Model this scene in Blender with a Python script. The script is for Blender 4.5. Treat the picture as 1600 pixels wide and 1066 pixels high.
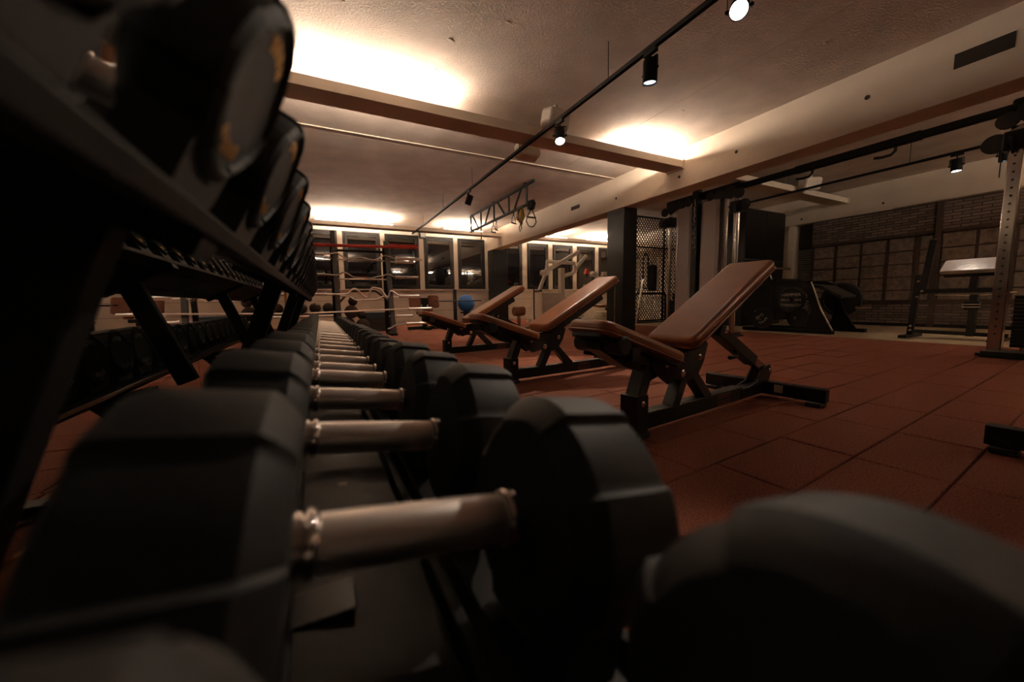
import bpy, math, random
from mathutils import Vector, Matrix
random.seed(7)
PI = math.pi
for o in list(bpy.data.objects): bpy.data.objects.remove(o)
scene = bpy.context.scene
COL = scene.collection

# ------------------------------------------------------------------ camera
CAM_H = 0.60
YAW, PITCH, ROLL = 0.47012, 0.1027, 0.0165
fw = Vector((math.sin(YAW)*math.cos(PITCH), math.cos(YAW)*math.cos(PITCH), -math.sin(PITCH)))
rt = Vector((math.cos(YAW), -math.sin(YAW), 0))
dn = fw.cross(rt)
rt2 = math.cos(ROLL)*rt + math.sin(ROLL)*dn
dn2 = -math.sin(ROLL)*rt + math.cos(ROLL)*dn
cam_data = bpy.data.cameras.new('camera')
cam_data.sensor_width = 36.0
cam_data.sensor_fit = 'HORIZONTAL'
cam_data.lens = 585.2/1600*36
cam_data.clip_start = 0.005
cam_data.dof.use_dof = True
cam_data.dof.focus_distance = 3.0
cam_data.dof.aperture_fstop = 2.8
cam = bpy.data.objects.new('camera', cam_data)
COL.objects.link(cam)
cam.matrix_world = Matrix(((rt2.x, -dn2.x, -fw.x, 0), (rt2.y, -dn2.y, -fw.y, 0), (rt2.z, -dn2.z, -fw.z, CAM_H), (0, 0, 0, 1)))
scene.camera = cam

# ------------------------------------------------------------------ world, exposure
w = bpy.data.worlds.new('night'); scene.world = w; w.use_nodes = True
w.node_tree.nodes['Background'].inputs[0].default_value = (0.10, 0.12, 0.18, 1)
w.node_tree.nodes['Background'].inputs[1].default_value = 0.01
vs = scene.view_settings
vs.view_transform = 'Standard'; vs.look = 'None'; vs.gamma = 1.0; vs.use_curve_mapping = False
vs.exposure = 0.12

WARM = (1.0, 0.76, 0.58)
TUBE_E = 320.0          # emission of the fluorescent tubes lying on the cross beams
SPOT_W = 30.0          # power of a track spotlight

# ------------------------------------------------------------------ materials
MATS = {}
def mat(name, color, rough=0.5, metal=0.0, noise=0.0, nscale=30.0, bump=0.0, bscale=200.0, spec=0.5, emit=None, estr=0.0, coat=0.0, rvar=0.0, ior=1.5, detail=4.0):
    m = bpy.data.materials.new(name); m.use_nodes = True
    nt = m.node_tree; b = nt.nodes['Principled BSDF']
    b.inputs['Base Color'].default_value = (*color, 1)
    b.inputs['Roughness'].default_value = rough
    b.inputs['Metallic'].default_value = metal
    b.inputs['Specular IOR Level'].default_value = spec
    b.inputs['IOR'].default_value = ior
    if coat: b.inputs['Coat Weight'].default_value = coat; b.inputs['Coat Roughness'].default_value = 0.15
    if emit:
        b.inputs['Emission Color'].default_value = (*emit, 1); b.inputs['Emission Strength'].default_value = estr
    tc = nt.nodes.new('ShaderNodeTexCoord')
    if noise > 0 or rvar > 0:
        n = nt.nodes.new('ShaderNodeTexNoise'); n.inputs['Scale'].default_value = nscale; n.inputs['Detail'].default_value = detail
        nt.links.new(tc.outputs['Object'], n.inputs['Vector'])
        if noise > 0:
            r = nt.nodes.new('ShaderNodeValToRGB')
            r.color_ramp.elements[0].position = 0.3; r.color_ramp.elements[1].position = 0.7
            r.color_ramp.elements[0].color = (*[c*(1-noise) for c in color], 1)
            r.color_ramp.elements[1].color = (*[min(1, c*(1+noise)) for c in color], 1)
            nt.links.new(n.outputs['Fac'], r.inputs[0]); nt.links.new(r.outputs[0], b.inputs['Base Color'])
        if rvar > 0:
            mr = nt.nodes.new('ShaderNodeMapRange')
            mr.inputs['To Min'].default_value = max(0.02, rough-rvar); mr.inputs['To Max'].default_value = min(1, rough+rvar)
            nt.links.new(n.outputs['Fac'], mr.inputs['Value']); nt.links.new(mr.outputs[0], b.inputs['Roughness'])
    if bump > 0:
        n2 = nt.nodes.new('ShaderNodeTexNoise'); n2.inputs['Scale'].default_value = bscale; n2.inputs['Detail'].default_value = 3
        nt.links.new(tc.outputs['Object'], n2.inputs['Vector'])
        bp = nt.nodes.new('ShaderNodeBump'); bp.inputs['Strength'].default_value = bump; bp.inputs['Distance'].default_value = 0.01
        nt.links.new(n2.outputs['Fac'], bp.inputs['Height']); nt.links.new(bp.outputs[0], b.inputs['Normal'])
    MATS[name] = m
    return m
mat('plaster', (0.66, 0.57, 0.50), 0.9, noise=0.11, nscale=3.0, bump=0.5, bscale=60, spec=0.1, detail=8)
mat('beam_paint', (0.66, 0.57, 0.47), 0.85, noise=0.05, nscale=3.0, bump=0.12, bscale=50, spec=0.1, detail=8)
mat('wall_paint', (0.62, 0.55, 0.46), 0.85, noise=0.06, nscale=4.0, bump=0.1, bscale=60, spec=0.1)
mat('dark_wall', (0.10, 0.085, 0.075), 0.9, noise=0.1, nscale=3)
mat('joint', (0.17, 0.060, 0.036), 0.95)
mat('rubber_red', (0.26, 0.088, 0.052), 0.88, noise=0.5, nscale=160, bump=0.5, bscale=500, spec=0.25)
mat('pale_floor', (0.50, 0.38, 0.24), 0.45, noise=0.18, nscale=5)
mat('black_metal', (0.008, 0.0075, 0.007), 0.40, spec=0.35, noise=0.15, nscale=60, bump=0.05, bscale=400, rvar=0.06)
mat('satin_black', (0.009, 0.0085, 0.008), 0.32, spec=0.3)
mat('urethane', (0.022, 0.0215, 0.021), 0.60, noise=0.18, nscale=220, bump=0.12, bscale=700, spec=0.35)
mat('matte_black', (0.010, 0.0095, 0.009), 0.55, spec=0.2)
mat('tray', (0.020, 0.018, 0.016), 0.55, spec=0.3, noise=0.25, nscale=14, rvar=0.12, detail=8)
mat('chrome', (0.80, 0.76, 0.72), 0.14, metal=1.0)
mat('rack_grey', (0.07, 0.066, 0.063), 0.45, spec=0.35)
mat('bar_steel', (0.88, 0.84, 0.80), 0.28, metal=1.0)
mat('post_chrome', (0.62, 0.58, 0.54), 0.17, metal=1.0, rvar=0.05, nscale=8)
mat('steel', (0.95, 0.90, 0.85), 0.40, metal=1.0, rvar=0.06, nscale=40)
mat('worn_steel', (0.50, 0.46, 0.42), 0.24, metal=1.0, rvar=0.08, nscale=12)
mat('leather_tan', (0.30, 0.104, 0.036), 0.30, noise=0.12, nscale=9, bump=0.10, bscale=320, spec=0.5)
mat('leather_brown', (0.24, 0.085, 0.04), 0.38, noise=0.12, nscale=9, bump=0.12, bscale=320)
mat('leather_grey', (0.42, 0.36, 0.33), 0.26, noise=0.2, nscale=6, bump=0.2, bscale=20)
mat('rubber_black', (0.018, 0.018, 0.018), 0.55)
mat('mirror', (0.80, 0.82, 0.80), 0.015, metal=1.0)
mat('oak', (0.45, 0.22, 0.06), 0.5, noise=0.25, nscale=12)
mat('window_frame', (0.016, 0.014, 0.013), 0.5, spec=0.25)
mat('night_glass', (0.004, 0.004, 0.006), 0.03, ior=2.1, spec=0.5)
mat('white_paint', (0.72, 0.66, 0.55), 0.45, noise=0.05, nscale=8)
mat('sticker', (0.85, 0.82, 0.75), 0.5)
mat('print_white', (0.75, 0.70, 0.64), 0.5)
mat('print_grey', (0.30, 0.28, 0.26), 0.5)
mat('print_red', (0.30, 0.10, 0.07), 0.5)
mat('gold', (0.85, 0.50, 0.16), 0.35, metal=1.0)
mat('blue_ball', (0.012, 0.10, 0.33), 0.5)
mat('mat_blue', (0.06, 0.10, 0.14), 0.7)
mat('mat_grey', (0.08, 0.075, 0.075), 0.7)
mat('red_bar', (0.55, 0.05, 0.03), 0.4)
mat('rope', (0.55, 0.48, 0.38), 0.9, noise=0.2, nscale=60)
mat('ball_dark', (0.06, 0.035, 0.025), 0.6)
mat('yellow_strap', (0.65, 0.40, 0.03), 0.7)
mat('shroud', (0.46, 0.43, 0.42), 0.32, noise=0.06, nscale=120)
mat('slot', (0.035, 0.025, 0.018), 0.9)
mat('panel_wood', (0.21, 0.165, 0.135), 0.75, noise=0.35, nscale=14, bump=0.3, bscale=40, detail=8)
mat('panel_frame', (0.070, 0.045, 0.034), 0.7, noise=0.3, nscale=20)
mat('speaker_white', (0.62, 0.54, 0.46), 0.6)
mat('mesh_wire', (0.035, 0.03, 0.028), 0.5)
mat('tube_glow', (0.9, 0.85, 0.8), 0.5, emit=(1.0, 0.80, 0.62), estr=TUBE_E)
mat('lens_glow', (0.9, 0.9, 0.9), 0.3, emit=(1.0, 0.93, 0.86), estr=60.0)
mat('lens_dim', (0.9, 0.9, 0.9), 0.3, emit=(0.75, 0.88, 1.0), estr=2.5)
mat('red_plastic', (0.60, 0.04, 0.02), 0.4)
# brick bands of the clad wall: small courses, too fine to build at that distance
def brick_mat():
    m = bpy.data.materials.new('brick_band'); m.use_nodes = True; nt = m.node_tree; b = nt.nodes['Principled BSDF']
    tc = nt.nodes.new('ShaderNodeTexCoord'); mp = nt.nodes.new('ShaderNodeMapping'); mp.inputs['Rotation'].default_value = (PI/2, 0, PI/2)
    mp.inputs['Rotation'].default_value = (0, 0, 0)
    sx = nt.nodes.new('ShaderNodeSeparateXYZ'); cx = nt.nodes.new('ShaderNodeCombineXYZ')
    nt.links.new(tc.outputs['Object'], sx.inputs[0]); nt.links.new(sx.outputs['Y'], cx.inputs['X']); nt.links.new(sx.outputs['Z'], cx.inputs['Y'])
    bk = nt.nodes.new('ShaderNodeTexBrick'); bk.inputs['Scale'].default_value = 4.0
    bk.inputs['Color1'].default_value = (0.24, 0.18, 0.15, 1); bk.inputs['Color2'].default_value = (0.12, 0.09, 0.075, 1); bk.inputs['Mortar'].default_value = (0.045, 0.038, 0.034, 1)
    bk.inputs['Mortar Size'].default_value = 0.03; bk.inputs['Brick Width'].default_value = 0.9; bk.inputs['Row Height'].default_value = 0.22
    nt.links.new(cx.outputs[0], bk.inputs['Vector']); nt.links.new(bk.outputs['Color'], b.inputs['Base Color'])
    bp = nt.nodes.new('ShaderNodeBump'); bp.inputs['Strength'].default_value = 0.8; bp.inputs['Distance'].default_value = 0.02; bp.invert = True
    nt.links.new(bk.outputs['Fac'], bp.inputs['Height']); nt.links.new(bp.outputs[0], b.inputs['Normal'])
    b.inputs['Roughness'].default_value = 0.85
    MATS['brick_band'] = m
brick_mat()

# ------------------------------------------------------------------ mesh helpers
def ortho(d, up=(0, 0, 1)):
    d = Vector(d).normalized(); u = Vector(up)
    if abs(d.dot(u)) > 0.98: u = Vector((1, 0, 0)) if abs(d.x) < 0.9 else Vector((0, 1, 0))
    s = d.cross(u).normalized(); return d, s, s.cross(d).normalized()
class MB:
    def __init__(self): self.v = []; self.f = []
    def add(self, vs, fs):
        n = len(self.v); self.v += [tuple(p) for p in vs]; self.f += [tuple(i+n for i in q) for q in fs]; return self
    def box(self, c, s, rot=None):
        c = Vector(c); h = Vector(s)/2; vs = []
        for x in (-1, 1):
            for y in (-1, 1):
                for z in (-1, 1):
                    p = Vector((x*h.x, y*h.y, z*h.z))
                    if rot is not None: p = rot @ p
                    vs.append(c+p)
        return self.add(vs, [(0, 1, 3, 2), (4, 6, 7, 5), (0, 4, 5, 1), (2, 3, 7, 6), (0, 2, 6, 4), (1, 5, 7, 3)])
    def ext(self, x0, x1, y0, y1, z0, z1):
        return self.box(((x0+x1)/2, (y0+y1)/2, (z0+z1)/2), (x1-x0, y1-y0, z1-z0))
    def bar(self, p, q, w, h, up=(0, 0, 1)):
        p = Vector(p); q = Vector(q); d, s, u = ortho(q-p, up); vs = []
        for a in (p, q):
            for i, j in ((-1, -1), (1, -1), (1, 1), (-1, 1)): vs.append(a+s*(i*w/2)+u*(j*h/2))
        return self.add(vs, [(3, 2, 1, 0), (4, 5, 6, 7), (0, 1, 5, 4), (1, 2, 6, 5), (2, 3, 7, 6), (3, 0, 4, 7)])
    def tube(self, pts, r, n=10, closed=False):
        pts = [Vector(p) for p in pts]; N = len(pts); rs = r if isinstance(r, (list, tuple)) else [r]*N
        vs = []; fs = []; up = None
        for i, p in enumerate(pts):
            a = pts[(i-1) % N] if (i > 0 or closed) else p; b = pts[(i+1) % N] if (i < N-1 or closed) else p
            d = (b-a)
            if d.length < 1e-9: d = Vector((0, 0, 1))
            d.normalize()
            if up is None: _, s, u = ortho(d)
            else:
                s = d.cross(up)
                if s.length < 1e-6: _, s, u = ortho(d)
                else: s.normalize(); u = s.cross(d).normalized()
            up = u
            for k in range(n):
                t = 2*PI*k/n; vs.append(p+s*(math.cos(t)*rs[i])+u*(math.sin(t)*rs[i]))
        for i in range(N if closed else N-1):
            j = (i+1) % N
            for k in range(n):
                l = (k+1) % n; fs.append((i*n+k, i*n+l, j*n+l, j*n+k))
        if not closed:
            fs.append(tuple(range(n-1, -1, -1))); fs.append(tuple((N-1)*n+k for k in range(n)))
        return self.add(vs, fs)
    def cyl(self, p, q, r, n=20): return self.tube([p, q], r, n)
    def lathe(self, prof, o=(0, 0, 0), d=(1, 0, 0), n=32, rfun=None):
        o = Vector(o); dd, s, u = ortho(d); vs = []; fs = []
        for (x, r) in prof:
            for k in range(n):
                t = 2*PI*k/n; rr = r*(rfun(t) if rfun else 1)
                vs.append(o+dd*x+s*(math.cos(t)*rr)+u*(math.sin(t)*rr))
        for i in range(len(prof)-1):
            for k in range(n):
                l = (k+1) % n; fs.append((i*n+k, i*n+l, (i+1)*n+l, (i+1)*n+k))
        fs.append(tuple(range(n-1, -1, -1))); fs.append(tuple((len(prof)-1)*n+k for k in range(n)))
        return self.add(vs, fs)
    def prism(self, poly, o, ax, ay, depth):
        """2-D polygon in the plane (ax, ay) at o, extruded by the vector depth"""
        o = Vector(o); ax = Vector(ax); ay = Vector(ay); dv = Vector(depth); n = len(poly)
        vs = [o+ax*a+ay*b for a, b in poly]+[o+ax*a+ay*b+dv for a, b in poly]
        return self.add(vs, [tuple(range(n-1, -1, -1)), tuple(range(n, 2*n))]+[(i, (i+1) % n, n+(i+1) % n, n+i) for i in range(n)])
    def sphere(self, c, r, n=20, m=12, sz=1.0):
        c = Vector(c); vs = []; fs = []
        for i in range(1, m):
            a = PI*i/m
            for k in range(n):
                t = 2*PI*k/n; vs.append(c+Vector((math.sin(a)*math.cos(t)*r, math.sin(a)*math.sin(t)*r, math.cos(a)*r*sz)))
        top = len(vs); vs.append(c+Vector((0, 0, r*sz))); vs.append(c-Vector((0, 0, r*sz)))
        for i in range(m-2):
            for k in range(n): fs.append((i*n+k, (i+1)*n+k, (i+1)*n+(k+1) % n, i*n+(k+1) % n))
        for k in range(n):
            fs.append((top, k, (k+1) % n)); fs.append((top+1, (m-2)*n+(k+1) % n, (m-2)*n+k))
        return self.add(vs, fs)
    def mesh(self, name, m, smooth=True, ang=35):
        me = bpy.data.meshes.new(name); me.from_pydata(self.v, [], self.f); me.update()
        me.materials.append(MATS[m])
        if smooth:
            me.shade_smooth()
            me.set_sharp_from_angle(angle=math.radians(ang))
        return me
    def obj(self, name, m, parent=None, bevel=0.0, seg=2, loc=None, rot=None, smooth=True):
        o = bpy.data.objects.new(name, self.mesh(name, m, smooth)); COL.objects.link(o)
        if parent: o.parent = parent
        if loc is not None: o.location = loc
        if rot is not None: o.rotation_euler = rot
        if bevel:
            b = o.modifiers.new('bevel', 'BEVEL'); b.width = bevel; b.segments = seg; b.limit_method = 'ANGLE'; b.angle_limit = math.radians(40)
        return o
def tag(o, label=None, cat=None, group=None, kind=None):
    if label: o['label'] = label
    if cat: o['category'] = cat
    if group: o['group'] = group
    if kind: o['kind'] = kind
    return o
def thing(name, label, cat, loc=(0, 0, 0), rz=0, group=None):
    o = bpy.data.objects.new(name, None); COL.objects.link(o); o.empty_display_size = 0.1
    o.location = loc; o.rotation_euler = (0, 0, rz)
    return tag(o, label, cat, group)
def inst(name, me, parent, loc=(0, 0, 0), rot=(0, 0, 0)):
    o = bpy.data.objects.new(name, me); COL.objects.link(o); o.parent = parent; o.location = loc; o.rotation_euler = rot
    return o
def copy_tree(o, parent=None):
    c = o.copy(); COL.objects.link(c); c.parent = parent
    for ch in [x for x in ALLKIDS(o)]: copy_tree(ch, c)
    return c
def ALLKIDS(o): return list(o.children)
def text_obj(name, s, size, m, parent, matrix, extrude=0.0006, align='CENTER'):
    cu = bpy.data.curves.new(name, 'FONT'); cu.body = s; cu.size = size; cu.extrude = extrude; cu.align_x = align; cu.align_y = 'CENTER'; cu.resolution_u = 3
    t = bpy.data.objects.new(name+'_curve', cu); COL.objects.link(t)
    dg = bpy.context.evaluated_depsgraph_get()
    me = bpy.data.meshes.new_from_object(t.evaluated_get(dg)); bpy.data.objects.remove(t); bpy.data.curves.remove(cu)
    me.name = name; me.materials.clear(); me.materials.append(MATS[m])
    o = bpy.data.objects.new(name, me); COL.objects.link(o); o.parent = parent; o.matrix_local = matrix
    return o
def frame(o, ax, ay):
    ax = Vector(ax).normalized(); ay = Vector(ay).normalized(); az = ax.cross(ay)
    return Matrix(((ax.x, ay.x, az.x, o[0]), (ax.y, ay.y, az.y, o[1]), (ax.z, ay.z, az.z, o[2]), (0, 0, 0, 1)))
def rrect(x0, x1, y0, y1, r, n=5):
    p = []
    for cx, cy, a in ((x1-r, y1-r, 0), (x0+r, y1-r, PI/2), (x0+r, y0+r, PI), (x1-r, y0+r, 3*PI/2)):
        for k in range(n+1):
            t = a+PI/2*k/n; p.append((cx+r*math.cos(t), cy+r*math.sin(t)))
    return p
ORD = ['first', 'second', 'third', 'fourth', 'fifth', 'sixth', 'seventh', 'eighth', 'ninth', 'tenth', 'eleventh', 'twelfth', 'thirteenth', 'fourteenth', 'fifteenth', 'sixteenth', 'seventeenth', 'eighteenth', 'nineteenth', 'twentieth', 'twenty-first', 'twenty-second', 'twenty-third', 'twenty-fourth', 'twenty-fifth', 'twenty-sixth']

# ================================================================== THE SETTING
CEIL = 2.905; YW = 11.8; XM = -0.325; XB = 5.1; XR = 10.35; YBACK = -4.0
def S(mb, name, m, label=None, parent=None, **k):
    o = mb.obj(name, m, parent, **k)
    if parent is None: tag(o, label, kind='structure')
    return o
# floor: slab with rubber tiles as parts, paler floor in the right bay
floor = S(MB().ext(-2.6, 6.9, YBACK, YW+0.2, -0.20, -0.009), 'floor', 'joint', 'red-brown rubber tile floor')
TA = math.radians(4.0); tu = Vector((math.cos(TA), math.sin(TA))); tv = Vector((-math.sin(TA), math.cos(TA)))
TL, TW, GAP = 0.49, 0.2475, 0.005
def clip(poly, ax, lim, keep_less):
    out = []; n = len(poly)
    for i in range(n):
        a = poly[i]; b = poly[(i+1) % n]
        ia = (a[ax] <= lim) if keep_less else (a[ax] >= lim); ib = (b[ax] <= lim) if keep_less else (b[ax] >= lim)
        if ia: out.append(a)
        if ia != ib:
            t = (lim-a[ax])/(b[ax]-a[ax]); out.append((a[0]+(b[0]-a[0])*t, a[1]+(b[1]-a[1])*t))
    return out
def tile_prism(mb, poly, z1=0.0):
    n = len(poly); cx = sum(p[0] for p in poly)/n; cy = sum(p[1] for p in poly)/n; e = 0.004; zb = -0.02
    vs = [(x, y, zb) for x, y in poly]+[(x, y, z1-e) for x, y in poly]
    for x, y in poly:
        L = math.hypot(cx-x, cy-y) or 1; vs.append((x+(cx-x)/L*e*1.5, y+(cy-y)/L*e*1.5, z1))
    fs = [(i, (i+1) % n, n+(i+1) % n, n+i) for i in range(n)]+[(n+i, n+(i+1) % n, 2*n+(i+1) % n, 2*n+i) for i in range(n)]+[tuple(range(2*n, 3*n))]
    mb.add(vs, fs)
whole = MB(); tile_prism(whole, [(-TL/2+GAP/2, -TW/2+GAP/2), (TL/2-GAP/2, -TW/2+GAP/2), (TL/2-GAP/2, TW/2-GAP/2), (-TL/2+GAP/2, TW/2-GAP/2)])
tile_me = whole.mesh('tile', 'rubber_red', smooth=False)
def cam_xy(p):
    q = Vector(p)-Vector((0, 0, CAM_H)); z = q.dot(fw)
    if z < 0.1: return None
    return (585.2*q.dot(rt2)/z+800, 585.2*q.dot(dn2)/z+533, z)
cand = []
for j in range(-14, 52):
    off = random.choice((0, 0, 0.0, 0.12, -0.1))+random.uniform(-0.02, 0.02)
    for i in range(-8, 20):
        c = tu*(i*TL+0.09+off)+tv*(j*TW+0.135)
        x0 = XM+0.0 if c.y < 4.8 else -2.6
        if c.x < x0-0.3 or c.x > 7.2 or c.y < YBACK-0.2 or c.y > YW+0.2: continue
        poly = [tuple(c+tu*(a*(TL-GAP)/2)+tv*(b*(TW-GAP)/2)) for a, b in ((-1, -1), (1, -1), (1, 1), (-1, 1))]
        full = poly
        for ax, lim, less in ((0, x0, False), (0, 6.9, True), (1, YBACK, False), (1, YW, True)):
            poly = clip(poly, ax, lim, less)
            if len(poly) < 3: break
        if len(poly) < 3: continue
        q = cam_xy((c.x, c.y, 0)); vis = q is not None and -60 < q[0] < 1660 and q[1] < 1120
        cand.append((0 if vis else 1, q[2] if q else 99, c, None if len(poly) == 4 and all(abs(a[0]-b[0])+abs(a[1]-b[1]) < 1e-6 for a, b in zip(poly, full)) else poly))
cand.sort(key=lambda t: (t[0], t[1]))
rest = MB(); nt_ = 0
for vis, dist, c, poly in cand:
    dz = random.uniform(-0.0025, 0.0015)
    if vis == 0 and nt_ < 298:
        nt_ += 1
        if poly is None: inst('tile', tile_me, floor, (c.x, c.y, dz), (0, 0, TA))
        else:
            mb = MB(); tile_prism(mb, poly); mb.obj('tile', 'rubber_red', floor, smooth=False).location.z = dz
    else:
        if poly is None: poly = [tuple(c+tu*(a*(TL-GAP)/2)+tv*(b*(TW-GAP)/2)) for a, b in ((-1, -1), (1, -1), (1, 1), (-1, 1))]
        tile_prism(rest, poly, dz)
tag(rest.obj('far_tiles', 'rubber_red', floor, smooth=False), kind='stuff')
S(MB().ext(6.9, XR+0.6, YBACK, YW+0.2, -0.20, 0.0), 'floor', 'pale_floor', 'pale smooth floor strip along the clad right wall')

# ceiling with casting seams
ceil = S(MB().ext(-2.6, XR+0.6, YBACK, YW+0.2, CEIL, CEIL+0.2), 'ceiling', 'plaster', 'rough off-white concrete ceiling')
def seam(p, q, wd=0.012, hgt=0.008):
    MB().bar((p[0], p[1], CEIL-hgt/2+0.001), (q[0], q[1], CEIL-hgt/2+0.001), wd, hgt).obj('seam', 'beam_paint', ceil)
seam((-0.3, 5.66), (5.1, 5.66), 0.022, 0.012)
seam((1.25, -1), (1.25, 5.66), 0.010, 0.003); seam((3.9, 0), (3.9, 5.66), 0.008, 0.003); seam((1.4, 5.66), (1.4, 10.4), 0.008, 0.003)
for k in range(26):      # blisters and filled holes in the plaster
    x = random.uniform(0.2, 4.9); y = random.uniform(1.2, 9.5); r = random.uniform(0.008, 0.028)
    mb = MB(); mb.lathe([(0, r), (0.003, r*0.8), (0.005, r*0.3)], (x, y, CEIL+0.0005), (0, 0, -1), 7, lambda t, s=k: 1+0.35*math.sin(2*t+s)+0.2*math.sin(3*t+2*s))
    mb.obj('plaster_patch', 'beam_paint' if k % 2 else 'wall_paint', ceil)
# long main beam, second beam above the clad wall, cross beams
def holes(parent, x, pts):
    for y, z in pts: MB().cyl((x+0.01, y, z), (x-0.004, y, z), 0.022, 12).obj('bolt_hole', 'slot', parent)
b1 = S(MB().ext(XB, XB+0.34, YBACK, YW, 2.32, CEIL+0.01), 'trim_1', 'beam_paint', 'long off-white main ceiling beam crossing the gym', bevel=0.006)
holes(b1, XB, [(1.95, 2.62), (4.2, 2.5), (5.6, 2.52), (3.3, 2.56)])
MB().ext(XB-0.004, XB+0.02, 1.03, 1.36, 2.575, 2.70).obj('vent_slot', 'slot', b1)
MB().ext(XB-0.004, XB+0.02, 6.72, 7.03, 2.60, 2.68).obj('vent_slot', 'slot', b1)
b2 = S(MB().ext(10.30, XR+0.5, YBACK, YW, 2.33, CEIL+0.01), 'trim_2', 'beam_paint', 'off-white beam above the clad right wall', bevel=0.006)
holes(b2, 10.30, [(3.55, 2.48), (5.0, 2.45)])
BZ0, BZ1 = 2.615, 2.715
def cross_beam(idx, x0, x1, y, label, tubes, depth=0.30, twin=False):
    u_ = MB(); u_.ext(x0, x1, y, y+depth, BZ0, BZ0+0.02); u_.ext(x0, x1, y, y+0.018, BZ0+0.02, BZ1); u_.ext(x0, x1, y+depth-0.018, y+depth, BZ0+0.02, BZ1)
    o = S(u_, 'trim_%d' % idx, 'beam_paint', label)
    MB().ext(x1-0.05, x1, y-0.012, y+depth+0.012, BZ0-0.012, BZ1+0.012).obj('end_bracket', 'beam_paint', o)
    for a, b in tubes:
        t = thing('fluorescent_tube_lamp', TUBE_LABELS.pop(0), 'lamp', ((a+b)/2, y+depth/2, BZ0+0.0205), 0, 'tube lamps lying on the cross beams')
        L = (b-a)/2
        MB().ext(-L, L, -0.03, 0.03, 0.0, 0.075).obj('batten', 'white_paint', t)
        for ty in ((-0.05, 0.05) if twin else (0,)): MB().cyl((-L+0.02, ty, 0.090), (L-0.02, ty, 0.090), 0.013, 10).obj('tube', 'tube_glow', t)
        for sx in (-1, 1): MB().ext(sx*L-0.015, sx*L+0.015, -0.068 if twin else -0.018, 0.068 if twin else 0.018, 0.070, 0.106).obj('socket', 'white_paint', t)
    return o
TUBE_LABELS = ['glowing tube lamp on the near cross beam, beside the dumbbell rack', 'glowing tube lamp on the near cross beam, at the main beam end',
               'glowing tube lamp on the far cross beam, above the bar rack', 'glowing tube lamp on the far cross beam, beside the hanging truss',
               'glowing tube lamp on the far cross beam beyond the main beam', 'second glowing tube lamp on the far cross beam beyond the main beam',
               'added fill lamp behind the viewer at the main beam', 'added fill lamp behind the viewer in the right bay', 'second added fill lamp behind the viewer in the right bay']
cross_beam(3, XM-0.2, XB+0.02, 4.12, 'near off-white cross beam under the ceiling carrying tube lamps', [(-0.30, 0.55), (0.62, 1.45), (3.95, 4.95)][:0] + [(-0.28, 1.45), (3.85, 4.95)])
cross_beam(4, -2.5, XB+0.02, 10.6, 'far cross beam in front of the window wall', [(0.0, 1.9), (3.3, 4.5)], twin=True)
cross_beam(5, XB+0.30, 10.31, 4.12, 'cross beam in the right bay above the black cabinet', [])
cross_beam(6, XB+0.30, 10.31, 10.6, 'far cross beam beyond the main beam', [(6.2, 7.6), (8.4, 9.8)], twin=True)
cross_beam(12, XM-0.2, XB+0.02, -2.36, 'cross beam behind the viewer', [(4.4, 4.9)])  # its tube is an added, unseen fill lamp for the right side
cross_beam(13, XB+0.30, 10.31, -2.36, 'cross beam of the right bay behind the viewer', [(5.9, 7.7), (8.2, 10.0)], twin=True)  # unseen lamps here are added to brighten the right bay
# left wall carrying the mirrors, with an oak end board
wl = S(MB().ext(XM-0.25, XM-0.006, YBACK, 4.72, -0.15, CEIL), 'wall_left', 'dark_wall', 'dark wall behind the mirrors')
S(MB().ext(XM-0.006, XM+0.004, YBACK, 4.72, 0.0, 0.32), 'baseboard_left', 'oak', 'brown wooden board along the wall under the mirrors')
S(MB().ext(XM-0.25, XM+0.012, 4.72, 4.76, 0.0, CEIL), 'trim_7', 'oak', 'yellow-brown wooden end post of the mirror wall')
S(MB().ext(-2.75, -2.6, 4.72, YW+0.2, -0.15, CEIL), 'wall_left', 'wall_paint', 'pale left wall beyond the mirrors')
S(MB().ext(-2.6, XM-0.25, 4.60, 4.72, -0.15, CEIL), 'wall_left', 'wall_paint', 'return wall behind the end of the mirror wall')
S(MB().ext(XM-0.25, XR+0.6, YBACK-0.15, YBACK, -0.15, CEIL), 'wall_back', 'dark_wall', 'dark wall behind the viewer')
mir_edges = [YBACK, -1.05, 0.165, 1.375, 2.587, 3.80, 4.715]
mlab = ['wall mirror panel at the back end of the wall', 'wall mirror panel beside the viewer', 'tall wall mirror panel behind the nearest dumbbells', 'tall wall mirror panel behind the middle of the dumbbell rack',
        'tall wall mirror panel behind the far half of the dumbbell rack', 'narrow far mirror panel next to the wooden end post']
for k in range(6):
    a, b = mir_edges[k]+0.0015, mir_edges[k+1]-0.0015
    tag(MB().ext(XM-0.006, XM, a, b, 0.325, 2.45).obj('wall_mirror', 'mirror', smooth=False), mlab[k], 'mirror', 'mirror panels on the left wall')
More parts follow.
